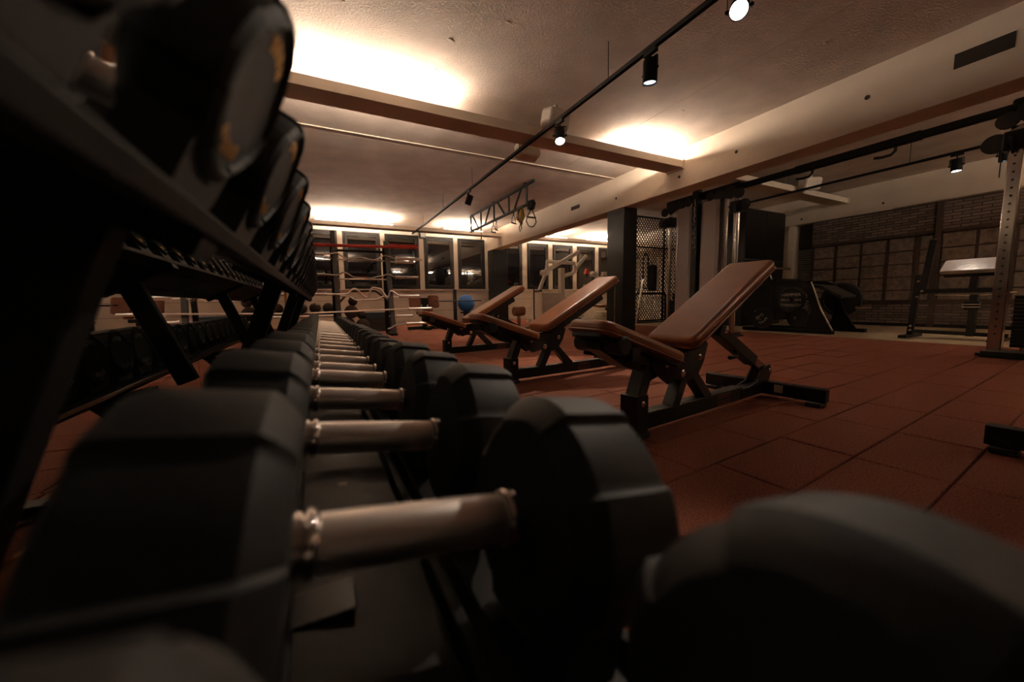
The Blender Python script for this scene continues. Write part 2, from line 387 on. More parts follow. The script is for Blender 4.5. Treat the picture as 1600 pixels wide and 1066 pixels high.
# window wall
wins = [(-1.60, -0.60), (-0.46, 0.54), (0.67, 1.69), (1.82, 2.83), (2.97, 3.94), (4.07, 5.03), (5.75, 6.46), (6.64, 7.55), (7.72, 8.64), (8.82, 9.71), (9.87, 10.70)]
Z0, Z1 = 1.06, 2.69
wf = MB(); wf.ext(-2.6, XR+0.6, YW, YW+0.2, -0.15, Z0); wf.ext(-2.6, XR+0.6, YW, YW+0.2, Z1, CEIL)
xs = [-2.6]+[v for ab in wins for v in ab]+[XR+0.6]
for i in range(0, len(xs), 2): wf.ext(xs[i], xs[i+1], YW, YW+0.2, Z0, Z1)
wfo = S(wf, 'wall_far', 'wall_paint', 'pale window wall at the far end of the gym')
for z in (0.38, 0.72): MB().ext(-2.6, 10.3, YW-0.003, YW+0.004, z, z+0.008).obj('wall_joint', 'dark_wall', wfo)
for i, (a, b) in enumerate(wins):
    w_ = tag(bpy.data.objects.new('window_%d' % (i+1), None), 'black framed window in the far wall, number %d from the left' % (i+1), kind='structure'); COL.objects.link(w_); w_.location = ((a+b)/2, YW+0.05, Z0)
    h = (b-a)/2; H = Z1-Z0; t = 0.055
    fr = MB(); fr.ext(-h, -h+t, -0.04, 0.06, 0, H); fr.ext(h-t, h, -0.04, 0.06, 0, H); fr.ext(-h+t, h-t, -0.04, 0.06, 0, t); fr.ext(-h+t, h-t, -0.04, 0.06, H-t, H)
    fr.obj('window_frame', 'window_frame', w_, bevel=0.004)
    s = 0.065; sa = MB(); g = t+0.008; sa.ext(-h+g, -h+g+s, -0.06, 0.02, g, H-g); sa.ext(h-g-s, h-g, -0.06, 0.02, g, H-g); sa.ext(-h+g+s, h-g-s, -0.06, 0.02, g, g+s); sa.ext(-h+g+s, h-g-s, -0.06, 0.02, H-g-s, H-g)
    sa.obj('window_sash', 'window_frame', w_, bevel=0.004)
    MB().ext(-h+g+s-0.01, h-g-s+0.01, -0.02, -0.008, g+s-0.01, H-g-s+0.01).obj('window_pane', 'night_glass', w_, smooth=False)
    hd = MB(); hd.ext(h-g-s/2-0.012, h-g-s/2+0.012, -0.075, -0.06, H*0.42, H*0.42+0.06); hd.ext(h-g-s/2-0.01, h-g-s/2+0.01, -0.1, -0.075, H*0.42-0.08, H*0.42+0.05)
    hd.obj('window_handle', 'black_metal', w_)
S(MB().ext(-2.6, 10.3, YW-0.06, YW+0.02, Z0-0.035, Z0), 'trim_8', 'wall_paint', 'narrow pale window sill along the far wall')
# columns
S(MB().ext(XB, XB+0.33, 5.39, 5.84, 0.0, 2.33), 'trim_9', 'satin_black', 'square black column under the main beam', bevel=0.006)
S(MB().ext(XB+0.03, XB+0.55, YW-0.45, YW, 0.0, 2.33), 'trim_10', 'satin_black', 'black pillar where the main beam meets the window wall')
# clad right wall: brick bands, wooden panels in a frame
wr = S(MB().ext(XR, XR+0.5, YBACK, 4.77, -0.15, 2.34), 'wall_right', 'panel_frame', 'dark wall clad with brick bands and wooden panels')
MB().ext(XR-0.02, XR+0.01, YBACK, 4.765, 1.80, 2.335).obj('brick_band', 'brick_band', wr)
MB().ext(XR-0.02, XR+0.01, YBACK, 4.765, 0.06, 0.44).obj('brick_band', 'brick_band', wr)
MB().ext(XR-0.03, XR+0.01, YBACK, 4.765, 0.0, 0.06).obj('skirting', 'satin_black', wr)
MB().ext(XR-0.035, XR+0.01, YBACK, 4.765, 1.755, 1.80).obj('rail', 'panel_frame', wr); MB().ext(XR-0.035, XR+0.01, YBACK, 4.765, 0.44, 0.485).obj('rail', 'panel_frame', wr)
MB().ext(XR-0.05, XR+0.01, 2.70, 2.78, 0.0, 2.33).obj('post', 'panel_frame', wr)
MB().ext(XR-0.05, XR-0.02, 0.2, 3.4, 2.325, 2.35).obj('edge_strip', 'chrome', wr)
zr = [0.505, 0.711, 0.971, 1.223, 1.474, 1.745]
cols = [(4.32, 4.715), (3.875, 4.275), (3.46, 3.84), (3.05, 3.415), (2.80, 2.97), (2.28, 2.685), (1.86, 2.25), (1.46, 1.83), (1.06, 1.43), (0.66, 1.03)]
for (a, b) in cols:
    for k in range(5):
        pr = random.uniform(0.012, 0.026)
        MB().ext(XR-pr, XR+0.005, a+0.008, b-0.008, zr[k]+0.012, zr[k+1]-0.012).obj('panel', 'panel_wood', wr, bevel=0.006)
# recess left of the clad wall
wr2 = S(MB().ext(XR+0.35, XR+0.5, 4.77, YW+0.2, -0.15, 2.34), 'wall_right', 'wall_paint', 'pale right wall beyond the clad part')
S(MB().ext(XR-0.0, XR+0.4, 5.15, 5.28, 0.0, 2.34), 'trim_11', 'white_paint', 'narrow white post beside the louvred shutter')
sh = tag(bpy.data.objects.new('louvred_shutter', None), 'grey slatted shutter between the white post and the clad wall', 'shutter'); COL.objects.link(sh); sh.location = (XR+0.22, 4.955, 0)
MB().ext(0.03, 0.045, -0.18, 0.18, 0.0, 1.78).obj('backing', 'dark_wall', sh); MB().ext(-0.02, 0.045, -0.18, 0.18, 1.78, 2.33).obj('header_panel', 'dark_wall', sh)
slat_me = MB().box((0, 0, 0), (0.012, 0.36, 0.036), Matrix.Rotation(math.radians(30), 3, 'Y')).mesh('slat', 'shroud', smooth=False)
for k in range(34): inst('slat', slat_me, sh, (0.0, 0, 0.05+k*0.051))

# ================================================================== DUMBBELL RACK AND DUMBBELLS
TILT = math.radians(8.5)
LOW = Vector((0.0475, 0, 0.453)); UPP = Vector((-0.118, 0, 0.770))
TILTU = math.radians(27)
Rt = Matrix.Rotation(TILT, 3, 'Y'); RtU = Matrix.Rotation(TILTU, 3, 'Y')          # right side lower
def RT(c): return RtU if c is UPP else Rt
YL = [0.045, 0.233, 0.427, 0.625, 0.805, 0.97]; 
while YL[-1] < 3.75: YL.append(YL[-1]+0.153)
YU = [-0.031+0.158*k for k in range(25)]
rack = thing('dumbbell_rack', 'long black two-tier dumbbell rack in front of the mirrors', 'rack')
def tr(c, x, z): return c+RT(c) @ Vector((x, 0, z))
RY0, RY1 = -1.2, 3.95
def rail(c, x, z, wd, h, name, m='matte_black', y0=RY0, y1=RY1):
    a = tr(c, x, z)
    return MB().box((a.x, (y0+y1)/2, a.z), (wd, y1-y0, h), RT(c)).obj(name, m, rack, bevel=0.002)
# lower tier: recessed plate between two head rails
rail(LOW, -0.005, -0.128, 0.125, 0.004, 'tray_plate', 'tray')
rail(LOW, -0.072, -0.118, 0.012, 0.034, 'tray_lip'); rail(LOW, 0.058, -0.122, 0.012, 0.030, 'tray_lip')
rail(LOW, -0.118, -0.112, 0.075, 0.028, 'head_rail'); rail(LOW, 0.118, -0.122, 0.085, 0.034, 'head_rail')
rail(LOW, 0.165, -0.118, 0.010, 0.055, 'front_edge')
# upper tier
rail(UPP, 0.0, -0.084, 0.085, 0.004, 'tray_plate', 'tray')
rail(UPP, -0.047, -0.078, 0.008, 0.020, 'tray_lip'); rail(UPP, 0.047, -0.078, 0.008, 0.020, 'tray_lip')
rail(UPP, -0.078, -0.078, 0.046, 0.014, 'head_rail'); rail(UPP, 0.080, -0.078, 0.046, 0.014, 'head_rail')
rail(LOW, -0.160, -0.112, 0.005, 0.012, 'rear_glint_strip', 'worn_steel')  # thin bright strip added to give the rail edge its specular line
# saddles under every head
def saddle_mesh(R, wd):
    mb = MB(); p = [(-R*0.62, -R-0.012), (R*0.62, -R-0.012), (R*0.66, -R*0.62)]
    for k in range(9):
        t = -0.55+1.1*(8-k)/8; p.append((math.sin(t)*R*1.02*1.0, -math.cos(t)*R*1.02))
    p.append((-R*0.66, -R*0.62))
    mb.prism(p, (-wd/2, 0, 0), (0, 1, 0), (0, 0, 1), (wd, 0, 0)); return mb.mesh('saddle', 'rubber_black')
# legs and feet
for y in (-0.85, 0.35, 1.55, 2.75, 3.9):
    MB().bar((-0.255, y, 0.36), (-0.135, y, 0.685), 0.055, 0.035, (0, 1, 0)).obj('upright_strut', 'matte_black', rack, bevel=0.004)
    pts = []
    for k in range(13):
        t = k/12; x = -0.02-0.15*math.sin(PI*t)+0.12*t; z = 0.34-0.315*t; pts.append((x, z))
    outl = [(x-0.035, z) for x, z in pts]+[(x+0.035, z) for x, z in reversed(pts)]
    MB().prism(outl, (0, y-0.022, 0), (1, 0, 0), (0, 0, 1), (0, 0.044, 0)).obj('curved_leg', 'black_metal', rack, bevel=0.003)
    MB().ext(-0.29, 0.17, y-0.03, y+0.03, 0.012, 0.045).obj('foot_bar', 'black_metal', rack, bevel=0.003)
    for x in (-0.25, 0.15): MB().ext(x-0.04, x+0.04, y-0.045, y+0.045, 0.0, 0.014).obj('foot_pad', 'worn_steel', rack, bevel=0.003)
    MB().box(tr(LOW, 0.0, -0.142)+Vector((0, y, 0)), (0.40, 0.05, 0.022), Rt).obj('cross_bracket', 'matte_black', rack)
    MB().box(tr(UPP, 0.0, -0.094)+Vector((0, y, 0)), (0.20, 0.045, 0.016), RtU).obj('cross_bracket', 'matte_black', rack)
a = tr(LOW, -0.015, -0.1255); st = MB().box((a.x, 0.60, a.z), (0.012, 0.012, 0.0006), Rt).obj('sticker', 'sticker', rack)
# dumbbell meshes
def lobes(t):
    # round head with four shallow flat recesses between raised lobes
    a = (t-0.09) % (PI/2); e = 0.02
    d = abs(a-PI/4)
    lo = 0.33
    k = min(1.0, max(0.0, (d-lo)/e+0.5)); k = k*k*(3-2*k)
    flat = 0.94
    return flat*(1-k)+1.0*k
def dumbbell_meshes(R, T, L, rh):
    head = MB(); n = 160
    def ring_prof(T, R):
        return [(0, 0.30*R), (0.0, 0.80*R), (0.003, 0.86*R), (0.010, 0.95*R), (0.016, 1.0*R), (T-0.012, 1.0*R), (T-0.005, 0.97*R), (T-0.001, 0.90*R), (T, 0.84*R), (T-0.003, 0.80*R), (T-0.004, 0.74*R), (T-0.0035, 0.2*R)]
    head.lathe(ring_prof(T, R), (0, 0, 0), (1, 0, 0), n, lobes)
    hm = head.mesh('head', 'urethane', ang=28)
    han = MB().lathe([(-L/2+0.010, rh*0.97), (-L/2+0.02, rh), (-L/4, rh*1.015), (0, rh*1.02), (L/4, rh*1.015), (L/2-0.02, rh), (L/2-0.010, rh*0.97)], (0, 0, 0), (1, 0, 0), 32).mesh('handle', 'steel')
    col = MB().lathe([(-0.002, rh*0.9), (0, rh*1.12), (0.002, rh*1.2), (0.005, rh*1.2), (0.0065, rh*1.02), (0.008, rh*1.02), (0.009, rh*1.12), (0.012, rh*1.12), (0.013, rh*0.95)], (0, 0, 0), (1, 0, 0), 32).mesh('collar', 'chrome')
    return hm, han, col
def ring_text(R, m):
    """curved strokes and short bars printed round the end face"""
    mb = MB()
    for c0 in (PI/2,):
        for i in range(4):
            t0 = c0-0.55+i*0.30
            for a, b in ((0.0, 0.02), (0.13, 0.02)):
                t = t0+a
                mb.box((0, math.cos(t)*R*0.60, math.sin(t)*R*0.60), (0.0006, 0.0018, R*0.17), Matrix.Rotation(t-PI/2, 3, 'X'))
            tm = t0+0.065
            mb.box((0, math.cos(tm)*R*(0.66 if i % 2 else 0.60), math.sin(tm)*R*(0.66 if i % 2 else 0.60)), (0.0006, 0.007, 0.0018), Matrix.Rotation(tm-PI/2, 3, 'X'))
    return mb.mesh('lettering', m)
def make_dumbbell(me, tilt, loc, label, grp, T, L, R):
    hm, han, col, let = me
    t = thing('dumbbell', label, 'dumbbell', loc, 0, grp); t.rotation_euler = (0, tilt, 0)
    roll = random.uniform(-0.05, 0.05)
    inst('handle', han, t)
    inst('collar', col, t, (L/2-0.014, 0, 0)); inst('collar', col, t, (-L/2+0.014, 0, 0), (0, 0, PI))
    for s in (1, -1):
        h = inst('head', hm, t, (s*(L/2-0.002), 0, 0), (roll*s, 0, 0 if s > 0 else PI))
        for q in (0, PI): inst('lettering', let, h, (T-0.0034, 0, 0), (q, 0, 0))
    return t
sizes_l = [(0.087, 0.078, 0.146), (0.084, 0.076, 0.146), (0.076, 0.072, 0.146), (0.071, 0.066, 0.146)]
ml = [(*dumbbell_meshes(R, T, L, 0.0165), ring_text(R, 'print_grey')) for R, T, L in sizes_l]
mls = [saddle_mesh(R, 0.045) for R, T, L in sizes_l]
for i, y in enumerate(YL):
    q = 0 if i < 3 else 1 if i < 5 else 2 if i < 13 else 3
    R, T, L = sizes_l[q]
    lab = 'heavy black dumbbell nearest the camera on the lower shelf, only its right head in view' if i == 0 else 'black dumbbell with steel handle on the lower shelf, %s from the camera' % ORD[i]
    c = LOW.copy(); c.z -= (0.085-R)*0.9
    make_dumbbell(ml[q], TILT, (c.x, y, c.z), lab, 'dumbbells on the lower shelf', T, L, R)
    for s in (-1, 1):
        p = c+Rt @ Vector((s*(L/2+T*0.5), 0, 0)); o = inst('saddle', mls[q], rack, (p.x, y, p.z), (0, TILT, 0))
R, T, L = 0.057, 0.046, 0.120
mu = (*dumbbell_meshes(R, T, L, 0.0155), ring_text(R, 'gold')); mus = saddle_mesh(R, 0.03)
for i, y in enumerate(YU):
    make_dumbbell(mu, TILTU, (UPP.x, y, UPP.z), 'small black dumbbell on the upper shelf, %s from the camera' % ORD[i], 'dumbbells on the upper shelf', T, L, R)
    for s in (-1, 1):
        p = UPP+RtU @ Vector((s*(L/2+T*0.5), 0, 0)); inst('saddle', mus, rack, (p.x, y, p.z), (0, TILTU, 0))

# ================================================================== INCLINE BENCHES
def pad(name, length, width, thick, m, parent, o, ang, r=0.04, taper=1.0):
    """padded board: x along its length from o, top face at z=0, turned by ang about y"""
    poly = rrect(0, length, -width/2, width/2, r)
    poly = [(x, y*(1-(1-taper)*(1-x/length))) for x, y in poly]
    mb = MB().prism(poly, (0, 0, -thick), (1, 0, 0), (0, 1, 0), (0, 0, thick))
    p = mb.obj(name, m, parent, bevel=thick*0.36, seg=4, loc=o, rot=(0, -ang, 0))
    ring = [(x, y, -thick*0.80) for x, y in rrect(-0.002, length+0.002, -width/2-0.002, width/2+0.002, r)]
    ring = [(x, y*(1-(1-taper)*(1-max(0, min(1, x/length)))), z) for x, y, z in ring]
    MB().tube(ring, 0.004, 6, closed=True).obj('piping', m, p)
    MB().prism([(x*0.96+0.02*length, y*0.9) for x, y in poly], (0, 0, -thick-0.012), (1, 0, 0), (0, 1, 0), (0, 0, 0.014)).obj('pad_board', 'black_metal', p)
    return p
def make_bench(label, loc, rz):
    t = thing('incline_bench', label, 'bench', loc, rz, 'tan incline benches')
    BM = 'black_metal'
    MB().bar((-0.04, 0, 0.065), (0.86, 0, 0.065), 0.06, 0.075).obj('base_beam', BM, t, bevel=0.004)
    MB().bar((0.84, 0, 0.062), (1.12, 0, 0.062), 0.07, 0.06).obj('base_beam', BM, t, bevel=0.004)
    MB().bar((1.15, -0.33, 0.062), (1.15, 0.33, 0.062), 0.06, 0.075).obj('rear_foot_bar', BM, t, bevel=0.004)
    for s in (-1, 1):
        MB().ext(1.10, 1.20, s*0.28-0.035, s*0.28+0.035, 0.0, 0.024).obj('rubber_foot', 'rubber_black', t, bevel=0.004)
        MB().prism([(0.92, 0.09), (1.02, 0.11), (1.10, 0.19), (1.17, 0.20), (1.20, 0.16), (1.16, 0.09)], (0, s*0.032-0.004, 0), (1, 0, 0), (0, 0, 1), (0, 0.008, 0)).obj('pivot_bracket', BM, t)
    MB().ext(-0.10, 0.0, -0.055, 0.055, 0.0, 0.024).obj('rubber_foot', 'rubber_black', t, bevel=0.004)
    MB().ext(-0.085, -0.005, -0.045, 0.045, 0.02, 0.19).obj('front_post', BM, t, bevel=0.004)
    MB().bar((-0.05, 0, 0.15), (0.025, 0, 0.33), 0.07, 0.055).obj('front_link', BM, t, bevel=0.004)
    MB().bar((0.22, 0, 0.09), (0.335, 0, 0.30), 0.06, 0.05).obj('strut', BM, t, bevel=0.003)
    MB().bar((0.52, 0, 0.09), (0.345, 0, 0.26), 0.06, 0.05).obj('strut', BM, t, bevel=0.003)
    for s in (-1, 1):
        MB().prism([(0.02, 0.385), (0.0, 0.33), (0.06, 0.26), (0.12, 0.22), (0.19, 0.235), (0.28, 0.215), (0.36, 0.235), (0.41, 0.30), (0.44, 0.38), (0.40, 0.42), (0.30, 0.36), (0.18, 0.345)], (0, s*0.048-0.004, 0), (1, 0, 0), (0, 0, 1), (0, 0.008, 0)).obj('hub_plate', BM, t)
        for bx, bz, r in ((0.11, 0.312, 0.017), (0.235, 0.258, 0.019), (0.37, 0.322, 0.016), (-0.045, 0.155, 0.014), (0.61, 0.435, 0.014), (1.165, 0.165, 0.014)):
            y0 = s*0.050 if bx < 1 else s*0.036
            if bx < 0: y0 = s*0.045
            MB().lathe([(0, r), (0.004, r), (0.008, r*0.7), (0.009, r*0.3)], (bx, y0, bz), (0, s, 0), 16).obj('bolt', 'chrome', t)
    # seat group
    sa = math.radians(-19)
    sdir = Vector((math.cos(sa), 0, math.sin(sa)))
    so = Vector((-0.335, 0, 0.535))
    pad('seat', 0.53, 0.25, 0.055, 'leather_tan', t, so, sa, r=0.055, taper=0.9)
    MB().bar(Vector((-0.17, 0, 0.405)), Vector((0.17, 0, 0.315)), 0.085, 0.085).obj('seat_carrier', BM, t, bevel=0.004)
    MB().bar((-0.20, -0.13, 0.395), (-0.20, 0.13, 0.395), 0.05, 0.05).obj('roller_axle', BM, t)
    for s in (-1, 1):
        MB().lathe([(0, 0.012), (0.0, 0.030), (0.008, 0.038), (0.10, 0.038), (0.108, 0.030), (0.108, 0.012)], (-0.255, s*0.018, 0.43), (0, s, 0), 20).obj('foam_roller', 'rubber_black', t)
    MB().prism([(-0.30, 0.44), (-0.30, 0.41), (-0.16, 0.33), (-0.06, 0.30), (-0.04, 0.40)], (0, -0.04, 0), (1, 0, 0), (0, 0, 1), (0, 0.08, 0)).obj('roller_bracket', BM, t)
    # back group
    ba = math.radians(27); bd = Vector((math.cos(ba), 0, math.sin(ba))); bn = Vector((-math.sin(ba), 0, math.cos(ba)))
    bo = Vector((0.185, 0, 0.425))
    pad('backrest', 0.86, 0.25, 0.06, 'leather_tan', t, bo, ba, r=0.035)
    MB().bar(bo+bd*0.10-bn*0.105, bo+bd*0.70-bn*0.105, 0.075, 0.075).obj('back_carrier', BM, t, bevel=0.004)
    MB().bar((0.60, 0, 0.44), (1.01, 0, 0.235), 0.062, 0.062).obj('adjust_arm', BM, t, bevel=0.004)
    MB().bar((0.98, 0, 0.25), (1.17, 0, 0.158), 0.046, 0.046).obj('adjust_slide', 'worn_steel', t, bevel=0.003)
    MB().tube([(0.80, 0, 0.31), (0.77, -0.03, 0.285), (0.70, -0.05, 0.29), (0.66, -0.05, 0.29)], 0.011, 8).obj('lever', BM, t)
    # stickers and printed plate
    MB().ext(1.119, 1.1198, -0.13, -0.085, 0.045, 0.09).obj('sticker', 'sticker', t)
    MB().ext(0.60, 0.72, -0.0312, -0.0304, 0.034, 0.092).obj('name_plate', 'print_red', t)
    MB().ext(0.604, 0.716, -0.0316, -0.0308, 0.038, 0.088).obj('plate_field', 'satin_black', t)
    for s_, z_ in (('HAMMER', 0.075), ('STRENGTH', 0.050)):
        text_obj('lettering', s_, 0.022, 'print_red', t, frame((0.66, -0.0318, z_), (1, 0, 0), (0, 0, 1)))
    return t
bench = make_bench('tan leather incline bench nearest the camera', (1.25, 1.20, 0), math.radians(6.5))
for lab, loc, rz in (('tan incline bench in the middle of the row of three', (1.285, 2.47, 0), 5.0), ('tan incline bench farthest from the camera, by the bar rack', (1.31, 4.13, 0), 6.0), ('bench at the right picture edge showing only its black foot bar', (1.18, -0.02, 0), 6.0)):
    b = copy_tree(bench); b['label'] = lab; b.location = loc; b.rotation_euler = (0, 0, math.radians(rz))

# ================================================================== TRACK LIGHTS
TZ = 2.555
def track(name, x, y0, y1, label):
    t = thing(name, label, 'track', (x, 0, 0))
    MB().ext(-0.018, 0.018, y0, y1, TZ, TZ+0.035).obj('rail', 'matte_black', t)
    y = y0+0.6
    while y < y1:
        MB().cyl((0, y, TZ+0.03), (0, y, CEIL+0.002), 0.004, 8).obj('hanger', 'black_metal', t); y += 1.7
track('light_track', 2.44, -1.2, 10.9, 'long black light track under the ceiling above the benches')
track('light_track', 8.02, 0.2, 6.4, 'black light track in the right bay')
def spot(label, x, y, aim, glow, power, size=52, dz=0.155):
    pos = Vector((x, y, TZ-dz)); t = thing('track_spotlight', label, 'spotlight', pos, 0, 'spotlights on the ceiling tracks')
    d = (Vector(aim)-pos).normalized(); dd, s, u = ortho(d)
    MB().ext(-0.017, 0.017, -0.06, 0.06, dz-0.03, dz).obj('adapter', 'black_metal', t)
    MB().cyl((0, 0, dz-0.03), (0, 0, 0.095), 0.008, 8).obj('stem', 'black_metal', t)
    h = Vector((d.x, d.y, 0)); h = Vector((1, 0, 0)) if h.length < 0.15 else h.normalized()
    sd = Vector((-h.y, h.x, 0))
    mb = MB(); mb.bar(sd*-0.068+Vector((0, 0, 0.09)), sd*0.068+Vector((0, 0, 0.09)), 0.02, 0.006); mb.bar(sd*-0.066+Vector((0, 0, 0.09)), sd*-0.066+Vector((0, 0, -0.015)), 0.02, 0.005, sd); mb.bar(sd*0.066+Vector((0, 0, 0.09)), sd*0.066+Vector((0, 0, -0.015)), 0.02, 0.005, sd)
    mb.obj('yoke', 'black_metal', t)
    MB().lathe([(-0.085, 0.03), (-0.082, 0.052), (-0.075, 0.056), (0.075, 0.056), (0.085, 0.056), (0.085, 0.050), (0.07, 0.048)], (0, 0, 0), d, 28).obj('housing', 'matte_black', t)
    MB().cyl(d*0.0705, d*0.073, 0.047, 24).obj('lens', 'lens_glow' if glow else 'lens_dim', t)
    for q in (-1, 1): MB().cyl(sd*(q*0.056), sd*(q*0.078), 0.01, 10).obj('knob', 'black_metal', t)
    ld = bpy.data.lights.new('spot', 'SPOT'); ld.energy = power; ld.color = (1.0, 0.80, 0.62); ld.spot_size = math.radians(size); ld.spot_blend = 0.6; ld.shadow_soft_size = 0.035
    lo = bpy.data.objects.new('spot_light', ld); COL.objects.link(lo); lo.parent = t; lo.location = d*0.095
    lo.rotation_euler = d.to_track_quat('-Z', 'Y').to_euler()
spot('bright glaring spotlight at the top edge, nearest on the long track', 2.44, 1.60, (0.25, 0.25, 0.5), True, SPOT_W*3.0, 40)
spot('black spotlight hanging straight down, second on the long track', 2.44, 2.31, (2.55, 2.5, 0), False, SPOT_W*0.5)
spot('glaring spotlight in front of the near cross beam', 2.44, 3.57, (1.85, 2.6, 0.0), True, SPOT_W*3.2, 50)
spot('dark spotlight turned away, farthest on the long track', 2.44, 6.37, (1.7, 7.0, 0.0), False, SPOT_W*2.2, 70)
spot('lit spotlight on the right bay track', 8.02, 2.02, (7.9, 1.85, 0), True, SPOT_W*0.8)
spot('dark spotlight on the right bay track beside the steel upright', 8.02, 1.60, (8.2, 1.6, 0), False, 0.5)

# ceiling speakers by the cross beams
def speaker(label, loc, rz, tilt, sc=1.0):
    t = thing('ceiling_speaker', label, 'speaker', loc, rz, 'white ceiling speakers')
    M = Matrix.Rotation(tilt, 3, 'X')
    poly = rrect(-0.16*sc, 0.16*sc, -0.11*sc, 0.11*sc, 0.05*sc)
    MB().prism(poly, M @ Vector((0, 0.09*sc, 0)), M @ Vector((1, 0, 0)), M @ Vector((0, 0, 1)), M @ Vector((0, -0.17*sc, 0))).obj('cabinet', 'speaker_white', t, bevel=0.02)
    MB().prism([(a*0.88, b*0.85) for a, b in poly], M @ Vector((0, -0.079*sc, 0)), M @ Vector((1, 0, 0)), M @ Vector((0, 0, 1)), M @ Vector((0, -0.008, 0))).obj('grille', 'speaker_white', t, bevel=0.003)
    MB().ext(-0.02, 0.02, -0.02, 0.02, 0.10*sc, CEIL-loc[2]+0.002).obj('mount', 'speaker_white', t)
speaker('white speaker hung in front of the near cross beam', (2.62, 3.92, 2.74), 0.2, 0.25)
speaker('white speaker behind the near cross beam, its underside showing', (2.66, 4.68, 2.66), PI, 0.25)
speaker('white speaker in the right bay by its cross beam', (8.35, 3.95, 2.73), -0.4, 0.25, 1.05)
wsp = thing('wall_speaker', 'small dark speaker above the window between two frames', 'speaker', (2.92, YW-0.09, 2.74))
MB().ext(-0.09, 0.09, -0.08, 0.07, -0.14, 0.14).obj('cabinet', 'window_frame', wsp, bevel=0.01); MB().ext(-0.07, 0.07, -0.088, -0.075, -0.12, 0.12).obj('grille', 'print_grey', wsp); MB().ext(-0.03, 0.03, 0.06, 0.1, -0.03, 0.03).obj('bracket', 'black_metal', wsp)
# pipes above the far cross beam
for lab, x in (('left thin white pipe above the far cross beam', 1.14), ('middle thin white pipe above the far cross beam', 1.26), ('right thin white pipe above the far cross beam', 1.31), ('thin white pipe above the far cross beam near the truss', 3.45), ('second thin white pipe above the far cross beam near the truss', 3.62)):
    tag(MB().tube([(x, 10.585, BZ1-0.04), (x, 10.585, CEIL-0.03), (x, 10.60, CEIL-0.014), (x, 11.5, CEIL-0.014)], 0.012, 8).obj('pipe', 'white_paint'), lab, 'pipe', 'pipes above the far cross beam')

# ================================================================== HANGING TRUSS WITH HANDLES
TX = 3.72
tr_ = thing('hanging_truss', 'black lattice truss hung under the ceiling near the main beam', 'truss', (TX, 0, 0))
ZT, ZB = 2.875, 2.50
MB().bar((0, 6.3, ZT), (0, 9.65, ZT), 0.045, 0.045).obj('chord', 'matte_black', tr_); MB().bar((0, 6.3, ZB), (0, 9.65, ZB), 0.045, 0.045).obj('chord', 'matte_black', tr_)
for a, b in ((9.62, 9.62), (9.48, 9.1), (8.92, 8.92), (8.34, 8.69), (8.13, 8.13), (7.95, 7.56), (7.36, 7.36), (6.8, 7.13), (6.58, 6.58)):
    MB().bar((0, a, ZT), (0, b, ZB), 0.032, 0.032, (1, 0, 0)).obj('web', 'matte_black', tr_)
for y in (6.6, 8.1, 9.5): MB().ext(-0.05, 0.05, y-0.05, y+0.05, ZT+0.02, CEIL+0.002).obj('ceiling_plate', 'black_metal', tr_)
def handle(label, y, z, rz, w_=0.14, h_=0.16):
    t = thing('strap_handle', label, 'handle', (TX, y, z), rz, 'handles hung from the truss')
    MB().tube([(-w_/2, 0, 0), (-w_*0.46, 0, h_*0.5), (-w_*0.25, 0, h_*0.85), (0, 0, h_), (w_*0.25, 0, h_*0.85), (w_*0.46, 0, h_*0.5), (w_/2, 0, 0)], 0.007, 6).obj('loop', 'rubber_black', t)
    MB().cyl((-w_/2-0.01, 0, 0), (w_/2+0.01, 0, 0), 0.016, 10).obj('grip', 'rubber_black', t)
    MB().bar((0, 0, h_-0.005), (0, 0, ZB-z), 0.022, 0.004, (1, 0, 0)).obj('strap', 'rubber_black', t)
handle('stirrup handle hung from the truss next to the yellow straps', 7.15, 2.25, 0.5)
handle('left stirrup handle of the pair under the middle of the truss', 8.18, 2.24, 0.5)
handle('right stirrup handle of the pair under the middle of the truss', 8.02, 2.27, 0.9)
handle('stirrup handle hung at the far end of the truss', 8.93, 2.22, 1.2, 0.2, 0.18)
sl = thing('suspension_strap', 'bundle of yellow and black suspension straps on the truss end', 'strap', (TX, 6.78, ZB))
for k in range(7):
    a = k*0.45; r = 0.05+0.012*(k % 3)
    MB().tube([(0.02*math.sin(a), 0.0, 0.04), (r*math.cos(a), r*math.sin(a)+0.05, -0.06), (r*math.cos(a+0.5), 0.06+r*math.sin(a), -0.22), (0.02*math.cos(a), 0.04, -0.33), (-r*math.cos(a), -0.03, -0.2), (-0.01, -0.02, 0.02)], 0.010, 6).obj('webbing', 'yellow_strap' if k % 2 else 'rubber_black', sl)
MB().tube([(0, 0.06, -0.3), (0.03, 0.08, -0.4), (0, 0.1, -0.47), (-0.03, 0.08, -0.4), (0, 0.05, -0.3)], 0.009, 6).obj('buckle', 'rubber_black', sl)
sl2 = thing('suspension_strap', 'black loop strap with a grip at the near truss end', 'strap', (TX, 6.42, ZB))
MB().tube([(0.02, 0, 0.03), (0.03, -0.05, -0.05), (0.02, -0.02, -0.16), (0.09, 0, -0.28), (0.11, 0, -0.36), (0.06, 0, -0.44), (0, 0, -0.46), (-0.06, 0, -0.44), (-0.11, 0, -0.36), (-0.09, 0, -0.28), (-0.02, 0, -0.16), (0, 0.04, -0.05), (0, 0.02, 0.03)], 0.011, 6).obj('loop', 'rubber_black', sl2)
MB().cyl((-0.1, 0, -0.28), (0.1, 0, -0.28), 0.017, 10).obj('grip', 'rubber_black', sl2)
for k in range(4): MB().tube([(0, -0.06+0.04*k, 0.04), (0.05, -0.08+0.04*k, -0.03), (0.03, -0.05+0.04*k, -0.13), (-0.04, -0.05+0.03*k, -0.12), (-0.04, -0.06+0.04*k, 0.03)], 0.016, 6).obj('webbing', 'rubber_black', sl2)

